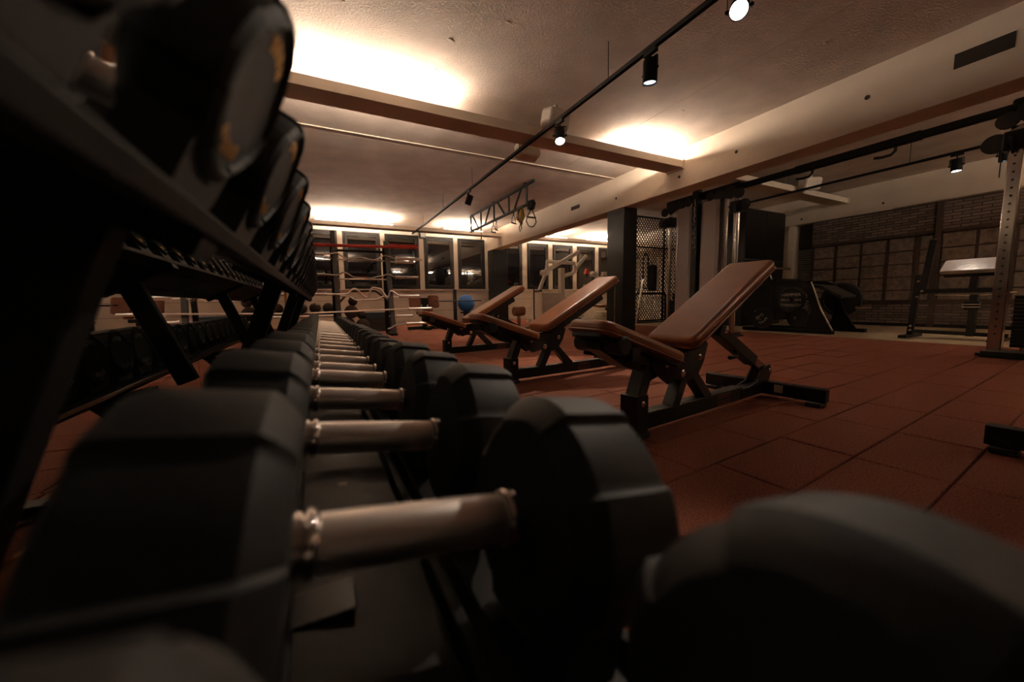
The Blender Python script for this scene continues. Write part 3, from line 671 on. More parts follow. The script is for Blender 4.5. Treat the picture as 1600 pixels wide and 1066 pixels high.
# ================================================================== CABLE CROSSOVER
XC = 5.86
cc = thing('cable_crossover', 'cable crossover machine with grey towers and a long black overhead bar', 'gym machine', (XC, 0, 0))
MB().bar((0, -0.2, 2.315), (0, 5.0, 2.315), 0.06, 0.075).obj('overhead_bar', 'matte_black', cc, bevel=0.004)
MB().bar((0, 1.75, 2.315), (0, 2.95, 2.315), 0.075, 0.09).obj('bar_sleeve', 'matte_black', cc, bevel=0.004)
for y in (1.95, 2.75):
    MB().tube([(0, y, 2.29), (-0.01, y, 2.22), (-0.02, y+0.03, 2.185), (-0.03, y+0.10, 2.18), (-0.04, y+0.17, 2.19)], 0.016, 10).obj('pull_up_grip', 'rubber_black', cc)
def pulley(parent, y, z, x=0.0, r=0.055, axis=(1, 0, 0)):
    p = MB().lathe([(-0.014, r*0.4), (-0.014, r), (-0.006, r*0.86), (0.006, r*0.86), (0.014, r), (0.014, r*0.4)], (x, y, z), axis, 20).obj('pulley', 'rubber_black', parent)
    return p
def tower(yc, chrome_near):
    for s, m in ((1, 'chrome'), (-1, 'worn_steel' if chrome_near else 'chrome')):
        yp = yc+s*0.63
        if chrome_near and s > 0:
            col_ = MB().ext(-0.05, 0.05, yp-0.045, yp+0.045, 0.03, 2.15).obj('guide_post', 'post_chrome', cc, bevel=0.008)
            for k in range(26):
                MB().cyl((-0.0505, yp, 0.22+k*0.072), (-0.0525, yp, 0.22+k*0.072), 0.0085, 10).obj('pin_hole', 'slot', col_)
            MB().ext(-0.10, 0.10, yp-0.10, yp+0.10, 0.0, 0.03).obj('base_plate', 'black_metal', cc, bevel=0.003)
        else:
            MB().cyl((0, yp, 0.03), (0, yp, 2.30), 0.032, 20).obj('guide_post', m, cc)
            MB().cyl((0.09, yp-s*0.10, 0.03), (0.09, yp-s*0.10, 2.22), 0.018, 14).obj('guide_rod', 'chrome', cc)
            MB().ext(-0.10, 0.16, yp-0.08, yp+0.08, 0.0, 0.03).obj('base_plate', 'black_metal', cc, bevel=0.003)
        # top pulley block and carriage
        MB().bar((0, yc, 2.33), (0, yp+s*0.05, 2.33), 0.13, 0.11).obj('top_arm', 'matte_black', cc, bevel=0.02)
        pulley(cc, yp-s*0.08, 2.25, -0.07, 0.10); pulley(cc, yp+s*0.06, 2.20, -0.08, 0.075); pulley(cc, yp-s*0.26, 2.24, -0.07, 0.09); pulley(cc, yp-s*0.42, 2.27, -0.07, 0.07)
        MB().ext(-0.09, 0.09, yp-0.08, yp+0.08, 1.93, 2.10).obj('carriage', 'black_metal', cc, bevel=0.012)
        pulley(cc, yp+s*0.13, 2.02, -0.05, 0.085); pulley(cc, yp+s*0.02, 1.98, -0.12, 0.07, (0, 1, 0))
        MB().cyl((-0.06, yp+s*0.08, 2.05), (-0.06, yp+s*0.08, 1.70), 0.004, 6).obj('cable', 'rubber_black', cc)
        # shroud panel with rods and weight stack behind
        ya, yb = sorted((yc+s*0.09, yc+s*0.40))
        sp_ = MB(); sp_.prism([(-0.10, ya), (-0.13, ya+0.04), (-0.13, yb-0.04), (-0.10, yb), (-0.09, yb), (-0.12, yb-0.045), (-0.12, ya+0.045), (-0.09, ya)], (0, 0, 0.12), (1, 0, 0), (0, 1, 0), (0, 0, 2.06)).obj('shroud', 'shroud', cc)
        MB().cyl((-0.02, yc+s*0.47, 0.05), (-0.02, yc+s*0.47, 2.2), 0.012, 10).obj('guide_rod', 'chrome', cc)
        MB().cyl((-0.02, yc+s*0.43, 0.05), (-0.02, yc+s*0.43, 2.2), 0.012, 10).obj('guide_rod', 'chrome', cc)
        MB().ext(0.0, 0.12, ya, yb+0.02, 0.10, 2.2).obj('back_cover', 'shroud', cc)
        ws = bpy.data.objects.new('weight_stack', None); COL.objects.link(ws); ws.parent = cc
        for k in range(14): MB().ext(-0.08, -0.0, yc+s*0.455-0.075, yc+s*0.455+0.075, 0.10+k*0.035, 0.131+k*0.035).obj('weight_plate', 'satin_black', ws)
        MB().ext(-0.09, -0.03, yc+s*0.45-0.02, yc+s*0.45+0.02, 0.60, 0.72).obj('selector', 'satin_black', cc)
    post = MB().ext(-0.17, -0.06, yc-0.055, yc+0.055, 0.0, 2.42).obj('centre_post', 'black_metal', cc, bevel=0.01)
    MB().ext(-0.20, 0.14, yc-0.68, yc+0.68, 0.0, 0.06).obj('tower_base', 'black_metal', cc, bevel=0.004)
    return post
tower(4.36, False); tower(0.47, True)
lx = -0.1715
logo = MB()
logo.tube([(lx, 4.36, 2.27), (lx, 4.35, 2.17), (lx, 4.37, 2.09), (lx, 4.345, 2.02), (lx, 4.375, 1.97)], 0.008, 6); logo.tube([(lx, 4.375, 2.13), (lx, 4.34, 2.10), (lx, 4.375, 2.06), (lx, 4.35, 2.05)], 0.007, 6)
logo.tube([(lx, 4.38, 2.03), (lx, 4.335, 1.99), (lx, 4.37, 1.95), (lx, 4.35, 1.89)], 0.007, 6)
logo.obj('logo', 'print_white', cc)
text_obj('lettering', 'CABLE', 0.09, 'print_grey', cc, frame((lx, 4.36, 1.62), (0, 0, -1), (0, 1, 0))) if False else None
for k in range(6):
    mb = MB(); z = 1.84-k*0.075; mb.ext(lx-0.001, lx+0.001, 4.335, 4.385, z, z+0.008)
    if k % 2: mb.ext(lx-0.001, lx+0.001, 4.335, 4.343, z, z+0.045)
    else: mb.ext(lx-0.001, lx+0.001, 4.377, 4.385, z, z+0.045); mb.ext(lx-0.001, lx+0.001, 4.335, 4.385, z+0.037, z+0.045)
    mb.obj('print_mark', 'print_grey', cc)

# ================================================================== EZ-BAR RACK
YE = 7.6
er = thing('barbell_rack', 'dark grey upright rack holding curl bars in front of the windows', 'rack', (0, YE, 0))
for x0, x1 in ((0.275, 0.30), (1.19, 1.25)):
    MB().bar((x0, 0.0, 1.93 if x0 < 1 else 1.80), (x1, -0.10, 0.03), 0.085, 0.06, (0, 1, 0)).obj('front_post', 'rack_grey', er, bevel=0.004)
    MB().bar((x0-0.02, 0.1, 1.70), (x1-0.05, 0.35, 0.03), 0.075, 0.06, (0, 1, 0)).obj('rear_post', 'black_metal', er, bevel=0.004)
    MB().ext(x1-0.07, x1+0.05, -0.2, 0.45, 0.0, 0.05).obj('foot', 'black_metal', er, bevel=0.004)
MB().tube([(0.30, 0.05, 1.60), (1.2, 0.05, 1.60)], 0.022, 10).obj('cross_tube', 'black_metal', er)
MB().tube([(0.30, 0.15, 0.62), (0.50, 0.15, 0.86), (0.98, 0.15, 0.87), (1.20, 0.15, 0.68)], 0.022, 10).obj('brace', 'panel_frame', er)
def ez(label, pts, z, y, sl, m='bar_steel', r=0.014):
    m = 'bar_steel' if m == 'steel' else m
    t = thing('curl_bar', label, 'barbell', (0, YE+y, 0), 0, 'bars on the barbell rack')
    MB().tube(pts, r, 10).obj('shaft', m, t)
    for (x, s) in sl:
        e = [p for p in (pts[0], pts[-1])][0 if s < 0 else 1]
        MB().tube([e, (x, e[1], e[2]+(x-e[0])*sl_slope)], 0.025, 12).obj('sleeve', m, t)
        MB().cyl((e[0]-0.012, e[1], e[2]), (e[0]+0.012, e[1], e[2]), 0.036, 14).obj('collar', m, t)
    for hx in (0.28, 1.21): 
        pass
sl_slope = 0.0
def wave(xs, zs, y=0.0, n=6):
    P = []
    N = len(xs)
    for i in range(N-1):
        for k in range(n):
            t = k/n; t2 = (1-math.cos(PI*t))/2; P.append((xs[i]+(xs[i+1]-xs[i])*t, y, zs[i]+(zs[i+1]-zs[i])*t2))
    P.append((xs[-1], y, zs[-1])); return P
ez('topmost curl bar on the rack, gently waved steel', wave([0.10, 0.32, 0.5, 0.72, 0.95, 1.15, 1.36], [1.50, 1.53, 1.43, 1.47, 1.43, 1.52, 1.47]), 1.5, -0.09, [(-0.15, -1), (1.84, 1)])
ez('second steel bar behind the topmost curl bar', wave([0.1, 0.5, 0.9, 1.36], [1.45, 1.43, 1.44, 1.42]), 1.4, 0.02, [(1.70, 1)])
ez('waved dark steel curl bar second from the top', wave([0.10, 0.30, 0.42, 0.62, 0.85, 1.05, 1.18, 1.33], [1.15, 1.14, 1.19, 1.10, 1.09, 1.13, 1.17, 1.12]), 1.1, -0.10, [(-0.15, -1), (1.76, 1)], 'worn_steel')
ez('straight steel bar behind the second curl bar', [(0.25, 0, 1.08), (1.25, 0, 1.08)], 1.1, 0.03, [])
ez('strongly bent bright curl bar third from the top', wave([0.10, 0.42, 0.58, 0.78, 0.90, 1.02, 1.16, 1.22, 1.40], [0.80, 0.80, 0.90, 0.74, 0.92, 0.90, 0.73, 0.86, 0.76]), 0.8, -0.11, [(-0.12, -1), (1.76, 1)], 'steel', 0.017)
ez('slim steel bar just under the strongly bent curl bar', wave([0.1, 0.45, 0.62, 0.95, 1.12, 1.4], [0.80, 0.77, 0.69, 0.70, 0.76, 0.74]), 0.7, 0.0, [(1.78, 1)])
ez('long straight barbell near the bottom of the rack', [(-0.2, 0, 0.47), (1.55, 0, 0.51)], 0.5, -0.13, [(2.0, 1)], 'steel', 0.015)
ez('low bar sloping up beside the red floor', wave([1.12, 1.3, 1.48], [0.14, 0.21, 0.225]), 0.2, -0.2, [(2.0, 1)], 'steel', 0.015)
ez('short low steel bar behind the right post', [(1.2, 0, 0.37), (1.36, 0, 0.37)], 0.4, 0.1, [(1.66, 1)])
rb = thing('padded_bar', 'red bar lying across the top of the barbell rack', 'barbell', (0, YE, 0))
MB().cyl((-0.35, -0.07, 1.655), (1.78, -0.07, 1.70), 0.028, 12).obj('shaft', 'red_bar', rb); MB().cyl((1.2, 0.0, 1.74), (1.78, 0.0, 1.75), 0.02, 10).obj('end_sleeve', 'red_bar', rb)
# row of dark balls on a low shelf, mats, pile, ball
shf = thing('ball_shelf', 'low black shelf for medicine balls at the window wall', 'shelf', (-0.1, 9.3, 0))
MB().ext(-0.75, 0.45, -0.15, 0.15, 0.40, 0.43).obj('shelf_board', 'black_metal', shf)
for x in (-0.72, 0.42):
    MB().ext(x-0.02, x+0.02, -0.15, 0.15, 0.0, 0.43).obj('leg', 'black_metal', shf)
MB().cyl((-0.3, -0.2, 0.37), (0.5, -0.2, 0.37), 0.03, 10).obj('rail', 'steel', shf)
for k, x in enumerate((-0.62, -0.36, -0.10, 0.16)):
    tag(MB().sphere((0, 0, 0), 0.115, 18, 10).obj('medicine_ball', 'ball_dark', loc=(x, 9.3, 0.545)), 'dark medicine ball on the low shelf, %s from the left' % ORD[k], 'ball', 'medicine balls on the low shelf')
for k in range(9):
    y0 = random.uniform(-0.015, 0.015)
    tag(MB().ext(-0.27, 0.27, -0.35, 0.35, 0, 0.046).obj('exercise_mat', 'mat_blue' if k > 5 else 'mat_grey', bevel=0.01, loc=(1.16+y0, 9.3, k*0.047)), 'folded exercise mat in the stack behind the rack, %s from the bottom' % ORD[k], 'mat', 'stack of exercise mats')
for k, (x, z, r, y) in enumerate(((0.52, 0.17, 0.17, 9.2), (0.83, 0.15, 0.15, 9.0), (0.62, 0.45, 0.15, 9.15), (0.66, 0.68, 0.10, 9.15), (0.82, 0.38, 0.10, 9.05))):
    tag(MB().sphere((0, 0, 0), r, 18, 10).obj('slam_ball', 'ball_dark', loc=(x, y, z)), ('large dark ball at the left foot of the pile', 'dark ball at the right foot of the pile', 'middle dark ball of the pile', 'small dark ball on top of the pile', 'small dark ball on the right side of the pile')[k], 'ball', 'pile of dark balls behind the rack')
gb = thing('exercise_ball', 'blue exercise ball on a stand by the window wall', 'ball', (4.10, 11.2, 0.325)); MB().sphere((0, 0, 0.27), 0.27, 28, 18).obj('ball', 'blue_ball', gb)
bst = thing('ball_stand', 'low black ring stand under the blue ball', 'stand', (4.10, 11.2, 0))
MB().lathe([(0, 0.30), (0.03, 0.30), (0.03, 0.10), (0.28, 0.10), (0.30, 0.20), (0.335, 0.20), (0.325, 0.05)], (0, 0, 0), (0, 0, 1), 24).obj('base', 'black_metal', bst)

fpo = thing('floor_post', 'short black upright post left of the blue ball', 'post', (3.68, 11.05, 0)); MB().ext(-0.045, 0.045, -0.04, 0.04, 0.0, 1.02).obj('post', 'black_metal', fpo); MB().ext(-0.15, 0.15, -0.12, 0.12, 0.0, 0.04).obj('foot', 'black_metal', fpo)
# small bench with two brown square pads
pb = thing('curl_machine', 'black machine with two square brown pads beside the rack', 'gym machine', (2.2, 8.9, 0))
for s in (-1, 1): MB().prism(rrect(-0.13, 0.13, -0.15, 0.15, 0.04), (s*0.22, -0.05, 0.66), (1, 0, 0), (0, 0.3, 0.95), (0, 0.06, -0.02)).obj('pad', 'leather_brown', pb, bevel=0.012)
MB().ext(-0.05, 0.05, -0.05, 0.05, 0.04, 0.70).obj('post', 'black_metal', pb); MB().ext(-0.09, 0.09, -0.04, 0.08, 0.58, 0.74).obj('head_block', 'black_metal', pb)
MB().ext(-0.40, 0.75, -0.06, 0.06, 0.0, 0.07).obj('base', 'black_metal', pb); MB().ext(-0.05, 0.05, -0.4, 0.4, 0.0, 0.06).obj('cross_foot', 'black_metal', pb)
MB().prism(rrect(-0.14, 0.14, -0.1, 0.1, 0.03), (-0.10, -0.3, 0.36), (1, 0, 0), (0, 1, 0), (0, 0, 0.06)).obj('seat', 'rubber_black', pb, bevel=0.01)
MB().cyl((0.25, -0.05, 0.66), (1.55, 0.2, 0.66), 0.014, 8).obj('side_bar', 'black_metal', pb)
MB().ext(0.05, 0.16, -0.2, -0.05, 0.42, 0.5).obj('roller', 'leather_brown', pb, bevel=0.02)

# ================================================================== RIGHT BAY: WHITE MACHINES, MESH, CABINET
def wm(label, loc, rz, tall):
    t = thing('lever_machine', label, 'gym machine', loc, rz, 'white lever machines')
    W = 'white_paint'
    MB().ext(-0.8, 0.8, -0.45, -0.35, 0.03, 0.12).obj('base_beam', W, t, bevel=0.006); MB().ext(-0.8, 0.8, 0.35, 0.45, 0.03, 0.12).obj('base_beam', W, t, bevel=0.006)
    MB().ext(-0.70, -0.60, -0.45, 0.45, 0.0, 0.1).obj('cross_foot', W, t); MB().ext(0.60, 0.70, -0.45, 0.45, 0.0, 0.1).obj('cross_foot', W, t)
    if tall:
        MB().ext(0.02, 0.16, -0.07, 0.07, 0.08, 1.55).obj('mast', W, t, bevel=0.01)
        MB().bar((-0.55, -0.12, 1.42), (0.62, -0.12, 2.02), 0.09, 0.10).obj('lever_arm', W, t, bevel=0.01)
        MB().bar((-0.50, -0.12, 1.42), (-0.78, -0.2, 0.90), 0.075, 0.075).obj('lever_arm', W, t, bevel=0.01)
        MB().tube([(0.25, 0.1, 1.34), (0.55, 0.1, 1.42), (0.80, 0.1, 1.70), (1.05, 0.1, 1.95)], 0.055, 10).obj('weight_horn', W, t)
        MB().tube([(-0.42, 0.0, 1.40), (-0.40, 0.0, 1.72), (0.55, 0.0, 1.70), (0.60, 0.0, 1.45)], 0.05, 10).obj('yoke', W, t)
        MB().cyl((-0.52, -0.22, 1.40), (-0.52, 0.05, 1.40), 0.085, 16).obj('joint', W, t); MB().cyl((-0.50, -0.235, 1.40), (-0.50, -0.20, 1.40), 0.05, 14).obj('joint_cap', 'sticker', t)
        MB().cyl((-0.80, -0.35, 0.90), (-0.75, 0.1, 0.90), 0.03, 10).obj('grip', 'rubber_black', t)
        MB().ext(-0.75, -0.10, -0.30, 0.25, 0.12, 0.86).obj('side_housing', W, t, bevel=0.02)
        MB().ext(0.75, 0.98, -0.2, -0.14, 0.72, 1.08).obj('info_plate', W, t); MB().cyl((0.86, -0.205, 0.95), (0.86, -0.2, 0.95), 0.045, 12).obj('dial', 'rubber_black', t)
        for z in (0.55, 0.20): MB().cyl((0.16, -0.1, z), (0.80, -0.1, z), 0.05, 12).obj('peg', W, t)
        for z in (0.55, 0.20): MB().cyl((0.14, -0.1, z), (0.19, -0.1, z), 0.06, 12).obj('peg_stop', 'rubber_black', t)
    else:
        MB().ext(0.10, 0.22, -0.06, 0.06, 0.08, 1.25).obj('mast', W, t, bevel=0.01)
        MB().bar((-0.55, -0.1, 1.38), (0.35, -0.1, 0.80), 0.08, 0.09).obj('lever_arm', W, t, bevel=0.01)
        MB().tube([(-0.15, 0.05, 1.15), (-0.10, 0.05, 1.42), (0.75, 0.05, 1.40), (0.85, 0.05, 1.15), (0.65, 0.05, 0.95)], 0.055, 10).obj('yoke', W, t)
        MB().cyl((-0.60, -0.2, 1.36), (-0.50, 0.05, 1.40), 0.08, 14).obj('joint', W, t); MB().cyl((0.3, -0.05, 1.22), (0.7, -0.05, 0.98), 0.03, 10).obj('strut', 'chrome', t)
        MB().bar((-0.1, -0.1, 0.35), (0.9, -0.1, 0.50), 0.07, 0.07).obj('leg_arm', 'rubber_black', t, bevel=0.01)
        MB().prism(rrect(-0.25, 0.25, -0.16, 0.16, 0.04), (-0.2, -0.1, 0.42), (1, 0, 0), (0, 1, 0.1), (0, 0, 0.07)).obj('seat', 'leather_brown', t, bevel=0.015)
        MB().ext(-0.3, 0.5, -0.2, 0.2, 0.12, 0.28).obj('side_housing', W, t, bevel=0.02)
wm('tall white lever machine left of the black column', (6.1, 9.0, 0), 0.0, True)
wm('lower white lever machine partly hidden by the black column', (7.75, 8.9, 0), 0.0, False)
gp = thing('floor_stand', 'thin dark upright bar in front of the white machine', 'stand', (5.10, 8.7, 0)); MB().cyl((0, 0, 0.02), (0, 0, 1.9), 0.018, 8).obj('pole', 'black_metal', gp); MB().lathe([(0, 0.14), (0.02, 0.14), (0.03, 0.05)], (0, 0, 0), (0, 0, 1), 18).obj('base', 'black_metal', gp)
bp_ = thing('brown_stool', 'small brown padded roller on the red floor behind the far bench', 'stool', (4.05, 7.6, 0))
MB().cyl((-0.13, 0, 0.40), (0.13, 0, 0.40), 0.11, 18).obj('roller', 'leather_brown', bp_, bevel=0.02); MB().ext(-0.03, 0.03, -0.03, 0.03, 0.02, 0.36).obj('post', 'leather_brown', bp_); MB().ext(-0.18, 0.18, -0.15, 0.15, 0.0, 0.03).obj('base', 'black_metal', bp_)
mir2 = MB().ext(5.01, 5.03, 5.5, 5.52, 0.0, 1.1).obj('guide_strip', 'chrome'); tag(mir2, 'thin bright vertical strip beside the black column', 'strip')
# expanded-mesh partition with hung accessories
mp = thing('mesh_partition', 'dark wire mesh partition behind the cable machine', 'partition', (0, 7.7, 0))
wires = MB(); x0, x1, zt = 7.35, 10.3, 2.86; pitch = 0.095
n = int((x1-x0+zt*0.8)/pitch)
for sgn in (1, -1):
    for k in range(n):
        xa = x0-zt*0.8*0+k*pitch-(zt*0.8 if sgn > 0 else 0); 
        # line x = xa + sgn*0.8*z, clipped to the panel
        pts = []
        za, zb = 0.05, zt
        if sgn > 0: za = max(za, (x0-xa)/0.8); zb = min(zb, (x1-xa)/0.8)
        else: za = max(za, (xa-x1)/0.8); zb = min(zb, (xa-x0)/0.8)
        if zb-za > 0.03: wires.bar((xa+sgn*0.8*za, sgn*0.004, za), (xa+sgn*0.8*zb, sgn*0.004, zb), 0.010, 0.030, (0, 1, 0))
for k in range(0): pass
wires.obj('wire_mesh', 'mesh_wire', mp, smooth=False)
for z in (0.03, 2.05, 2.86): MB().ext(x0, x1, -0.02, 0.02, z-0.02, z+0.02).obj('frame_bar', 'black_metal', mp)
for x in (x0, 8.8, x1): MB().ext(x-0.02, x+0.02, -0.02, 0.02, 0.0, 2.88).obj('frame_post', 'black_metal', mp)
def hang(label, x, z0, z1, m, kind):
    t = thing('battle_rope' if kind == 'rope' else 'rubber_band' if kind == 'loop' else 'accessory_bag', label, 'rope' if kind == 'rope' else 'band' if kind == 'loop' else 'bag', (x, 7.6, 0), 0, 'accessories hung on the mesh')
    MB().tube([(0, 0.05, z1+0.03), (0, 0.02, z1+0.03), (0, 0.0, z1)], 0.01, 6).obj('hook', 'black_metal', t)
    if kind == 'rope':
        P = [(0.018*math.sin(k*0.9), 0.018*math.cos(k*0.9), z1-(z1-z0)*k/40) for k in range(41)]
        Q = [(-a, -b, c) for a, b, c in P]
        MB().tube(P, 0.02, 6).obj('strand', m, t); MB().tube(Q, 0.02, 6).obj('strand', m, t)
    elif kind == 'loop':
        MB().tube([(-0.09, 0, z0+0.05), (-0.09, 0, z1-0.08), (-0.05, 0, z1-0.01), (0.05, 0, z1-0.01), (0.09, 0, z1-0.08), (0.09, 0, z0+0.05), (0.05, 0, z0), (-0.05, 0, z0)], 0.022, 8, closed=True).obj('band', m, t)
    else:
        MB().prism(rrect(-0.13, 0.13, z0, z1-0.06, 0.05), (0, -0.06, 0), (1, 0, 0), (0, 0, 1), (0, 0.1, 0)).obj('bag_body', m, t, bevel=0.02)
        MB().tube([(-0.05, 0, z1-0.08), (0, 0, z1), (0.05, 0, z1-0.08)], 0.01, 6).obj('carry_loop', m, t)
hang('twisted pale rope hung left on the mesh', 7.72, 0.95, 1.72, 'rope', 'rope')
hang('twisted pale rope hung right on the mesh', 8.48, 0.90, 1.78, 'rope', 'rope')
hang('black rubber loop hung on the mesh', 8.0, 0.92, 1.85, 'rubber_black', 'loop')
hang('dark bag hung between the ropes on the mesh', 8.25, 0.85, 1.62, 'rubber_black', 'bag')
ur = thing('barbell_holder', 'black bent tube frame below the hung ropes', 'rack', (0, 7.3, 0))
MB().tube([(7.25, 0, 0.02), (7.28, 0, 0.65), (7.40, 0, 0.78), (8.4, 0, 0.78), (8.45, 0, 0.70), (8.46, 0, 0.02)], 0.03, 10).obj('tube_frame', 'black_metal', ur); MB().ext(7.2, 8.5, -0.1, 0.1, 0.0, 0.03).obj('base', 'black_metal', ur)
ch = thing('chain_bundle', 'bundle of bright metal chains on the black tube frame', 'chain', (7.6, 7.22, 0.45))
for k in range(46):
    x = -0.30+0.018*k+random.uniform(-0.02, 0.02); z = 0.05+0.15*math.sin(k*0.5)*0.5+k*0.004; a = k*1.3
    pts = [(x+0.035*math.cos(t)*math.cos(a), 0.035*math.cos(t)*math.sin(a), z+0.022*math.sin(t)) for t in [2*PI*j/10 for j in range(10)]]
    MB().tube(pts, 0.006, 5, closed=True).obj('link', 'chrome', ch)
tag(MB().tube([(7.18, 7.1, 0.02), (7.38, 7.1, 1.12)], 0.022, 10).obj('steel_bar', 'chrome'), 'bright steel bar leaning at the black column', 'bar')
rbx = thing('red_box', 'small red object left of the black column', 'box', (7.25, 9.2, 1.42)); MB().prism([(-0.09, 0), (0.09, 0), (0.06, 0.12), (-0.03, 0.16)], (0, -0.05, 0), (1, 0, 0), (0, 0, 1), (0, 0.1, 0)).obj('body', 'red_plastic', rbx, bevel=0.01); MB().ext(-0.02, 0.02, -0.02, 0.02, -0.1, 0.01).obj('stem', 'black_metal', rbx)
cab = thing('black_cabinet', 'tall black cabinet right of the cable tower', 'cabinet', (8.9, 5.3, 0))
MB().ext(-0.74, 0.74, -0.28, 0.28, 0.0, 2.52).obj('body', 'satin_black', cab, bevel=0.005)
for s in (-1, 1): MB().ext(s*0.37-0.36, s*0.37+0.36, -0.30, -0.275, 0.08, 1.42).obj('door', 'satin_black', cab, bevel=0.003)
for s in (-1, 1): MB().ext(s*0.37-0.36, s*0.37+0.36, -0.30, -0.275, 1.45, 2.48).obj('door', 'satin_black', cab, bevel=0.003)
MB().ext(-0.70, 0.70, -0.315, -0.29, 1.425, 1.445).obj('shelf_edge', 'worn_steel', cab)
MB().ext(-0.02, 0.0, -0.33, -0.3, 0.9, 1.1).obj('handle', 'worn_steel', cab); MB().ext(0.02, 0.04, -0.33, -0.3, 0.9, 1.1).obj('handle', 'worn_steel', cab)

# ================================================================== PLATE-LOADED MACHINE AND PREACHER BENCH
pm = thing('plate_loaded_machine', 'black machine loaded with lettered weight plates before the clad wall', 'gym machine', (7.35, 0, 0))
MB().ext(-0.05, 0.05, 3.02, 4.45, 0.0, 0.06).obj('base_beam', 'black_metal', pm); MB().ext(0.75, 0.85, 2.9, 4.35, 0.0, 0.06).obj('base_beam', 'black_metal', pm); MB().ext(-0.05, 0.85, 4.3, 4.4, 0.0, 0.06).obj('cross_foot', 'black_metal', pm)
for x in (0.0, 0.8):
    MB().prism([(3.02, 0.04), (3.20, 0.36), (3.34, 0.82), (3.52, 0.90), (3.95, 0.90), (4.02, 0.82), (3.56, 0.80), (3.42, 0.70), (3.34, 0.38), (3.42, 0.04)], (x-0.02, 0, 0), (0, 1, 0), (0, 0, 1), (0.04, 0, 0)).obj('side_frame', 'black_metal', pm, bevel=0.004)
MB().tube([(-0.02, 3.02, 0.06), (-0.02, 3.20, 0.40), (-0.02, 3.36, 0.86)], 0.014, 8).obj('edge_tube', 'worn_steel', pm)
MB().ext(0.0, 0.8, 3.9, 4.0, 0.2, 0.95).obj('mast', 'black_metal', pm, bevel=0.01); MB().ext(-0.02, 0.10, 3.9, 4.2, 0.84, 0.92).obj('arm', 'black_metal', pm)
MB().tube([(0.4, 4.2, 0.95), (0.3, 4.25, 1.18), (0.3, 3.85, 1.12)], 0.018, 8).obj('grip', 'worn_steel', pm)
def plate(x, y, z, r, texts, ang=0.0, name='weight_plate'):
    p = MB().lathe([(0.03, r*0.2), (0.03, r*0.9), (0.022, r), (-0.012, r), (-0.022, r*0.96), (-0.022, r*0.86), (-0.010, r*0.82), (-0.010, r*0.25), (-0.024, r*0.24), (-0.024, r*0.10)], (x, y, z), (1, 0, 0), 36).obj(name, 'rubber_black', pm)
    # printed face looks towards -x
    for s_, dz, sz in texts:
        ay = Vector((0, math.sin(ang), math.cos(ang))); ax = Vector((0, -math.cos(ang), math.sin(ang)))
        text_obj('lettering', s_, sz, 'print_white', p, frame(Vector((x-0.0115, y, z))+ay*dz, ax, ay))
    return p
plate(-0.07, 3.62, 0.56, 0.215, [('HAMMER', 0.090, 0.075), ('PRO  TEAM', 0.0, 0.062), ('STRENGTH', -0.090, 0.066)])
plate(-0.10, 4.07, 0.225, 0.19, [('PRO', 0.05, 0.08), ('TEAM', -0.05, 0.07)], 0.7)
plate(0.10, 3.58, 0.25, 0.175, [])
plate(0.88, 3.3, 0.56, 0.30, [], name='back_plate')
MB().cyl((-0.16, 3.62, 0.56), (0.9, 3.62, 0.56), 0.025, 12).obj('plate_horn', 'worn_steel', pm); MB().cyl((-0.17, 4.07, 0.225), (0.05, 4.07, 0.225), 0.025, 12).obj('plate_horn', 'worn_steel', pm); MB().cyl((0.0, 3.58, 0.25), (0.3, 3.58, 0.25), 0.025, 12).obj('plate_horn', 'worn_steel', pm)
MB().cyl((0.55, 2.95, 0.42), (1.05, 2.95, 0.42), 0.022, 10).obj('plate_horn', 'chrome', pm)
MB().prism([(3.0, 0.62), (3.3, 0.80), (3.6, 0.84), (3.6, 0.80), (3.32, 0.75), (3.02, 0.58)], (0.15, 0, 0), (0, 1, 0), (0, 0, 1), (0.5, 0, 0)).obj('cover', 'rubber_black', pm)

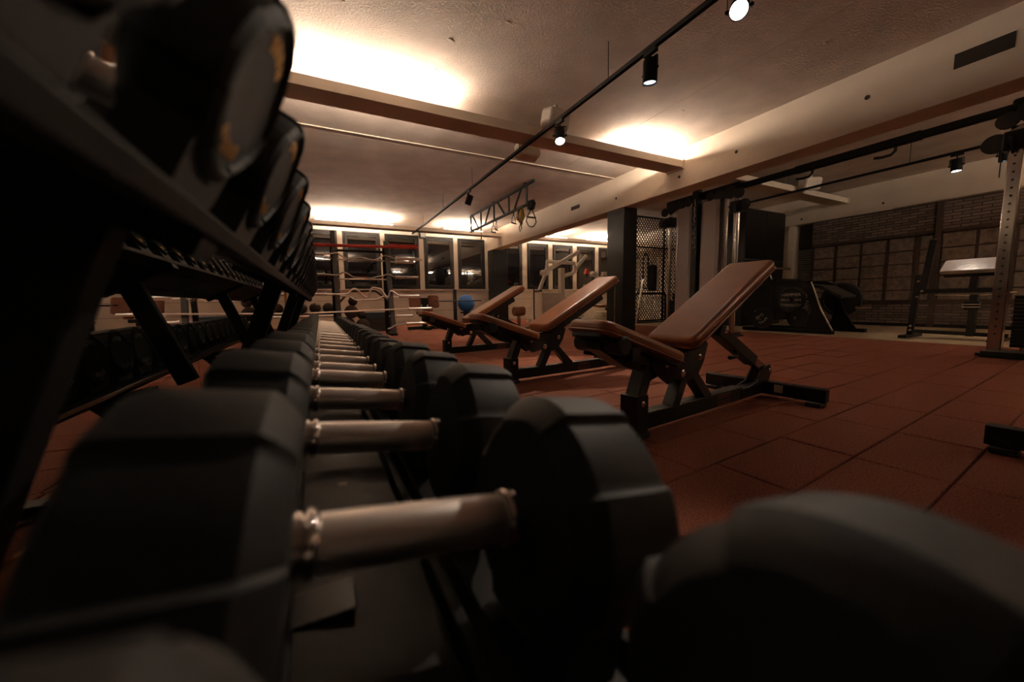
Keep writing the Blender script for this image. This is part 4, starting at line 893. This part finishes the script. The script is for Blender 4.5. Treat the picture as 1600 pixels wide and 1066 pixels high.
pr_ = thing('preacher_bench', 'black preacher bench with a shiny pad under the right bay spotlight', 'bench', (7.7, 0, 0))
MB().bar((0, 2.235, 0.03), (0, 2.20, 0.90), 0.06, 0.07, (1, 0, 0)).obj('upright', 'black_metal', pr_, bevel=0.004); MB().bar((0, 2.15, 0.62), (0, 2.075, 1.38), 0.07, 0.07, (1, 0, 0)).obj('upright', 'black_metal', pr_, bevel=0.004)
MB().bar((0, 2.21, 0.66), (0, 1.40, 0.66), 0.06, 0.06).obj('beam', 'black_metal', pr_, bevel=0.004); MB().bar((0, 2.23, 0.09), (0, 1.35, 0.075), 0.06, 0.05).obj('base_beam', 'black_metal', pr_, bevel=0.004)
MB().bar((0, 1.66, 0.05), (0, 1.66, 0.60), 0.07, 0.08, (1, 0, 0)).obj('seat_post', 'black_metal', pr_, bevel=0.004); MB().ext(-0.08, 0.08, 1.60, 1.73, 0.40, 0.52).obj('clamp', 'black_metal', pr_, bevel=0.006)
MB().ext(-0.3, 0.3, 2.19, 2.27, 0.0, 0.04).obj('cross_foot', 'black_metal', pr_); MB().ext(-0.3, 0.3, 1.38, 1.46, 0.0, 0.04).obj('cross_foot', 'black_metal', pr_)
padm = MB().prism(rrect(-0.28, 0.28, -0.14, 0.14, 0.03), (0.12, 1.73, 1.01), (0, 1, 0), (0.80, 0, 0.60), (0.03, 0, -0.045)).obj('arm_pad', 'leather_grey', pr_, bevel=0.012)
MB().prism(rrect(-0.25, 0.25, -0.11, 0.11, 0.02), (0.15, 1.73, 0.95), (0, 1, 0), (0.80, 0, 0.60), (0.03, 0, -0.04)).obj('pad_board', 'black_metal', pr_)
MB().bar((0.15, 1.70, 0.93), (0.1, 1.70, 0.66), 0.07, 0.07, (0, 1, 0)).obj('pad_post', 'black_metal', pr_)
MB().ext(-0.04, 0.04, 1.58, 1.74, 0.615, 0.63).obj('bar_cradle', 'chrome', pr_); MB().tube([(0, 2.02, 0.61), (0, 1.72, 0.595), (0, 1.60, 0.595), (0, 1.32, 0.63)], 0.008, 8).obj('bar_rod', 'chrome', pr_)
for z in (0.44, 0.475): MB().cyl((-0.09, 1.58, z), (-0.09, 1.74, z), 0.008, 8).obj('pin', 'chrome', pr_)
for y, z in ((2.245, 0.16), (2.245, 0.10), (2.205, 0.80), (2.16, 0.66), (2.205, 0.58)): MB().lathe([(0, 0.018), (0.012, 0.018), (0.016, 0.008)], (-0.03, y-0.02, z), (-1, 0, 0), 12).obj('bolt', 'chrome', pr_)
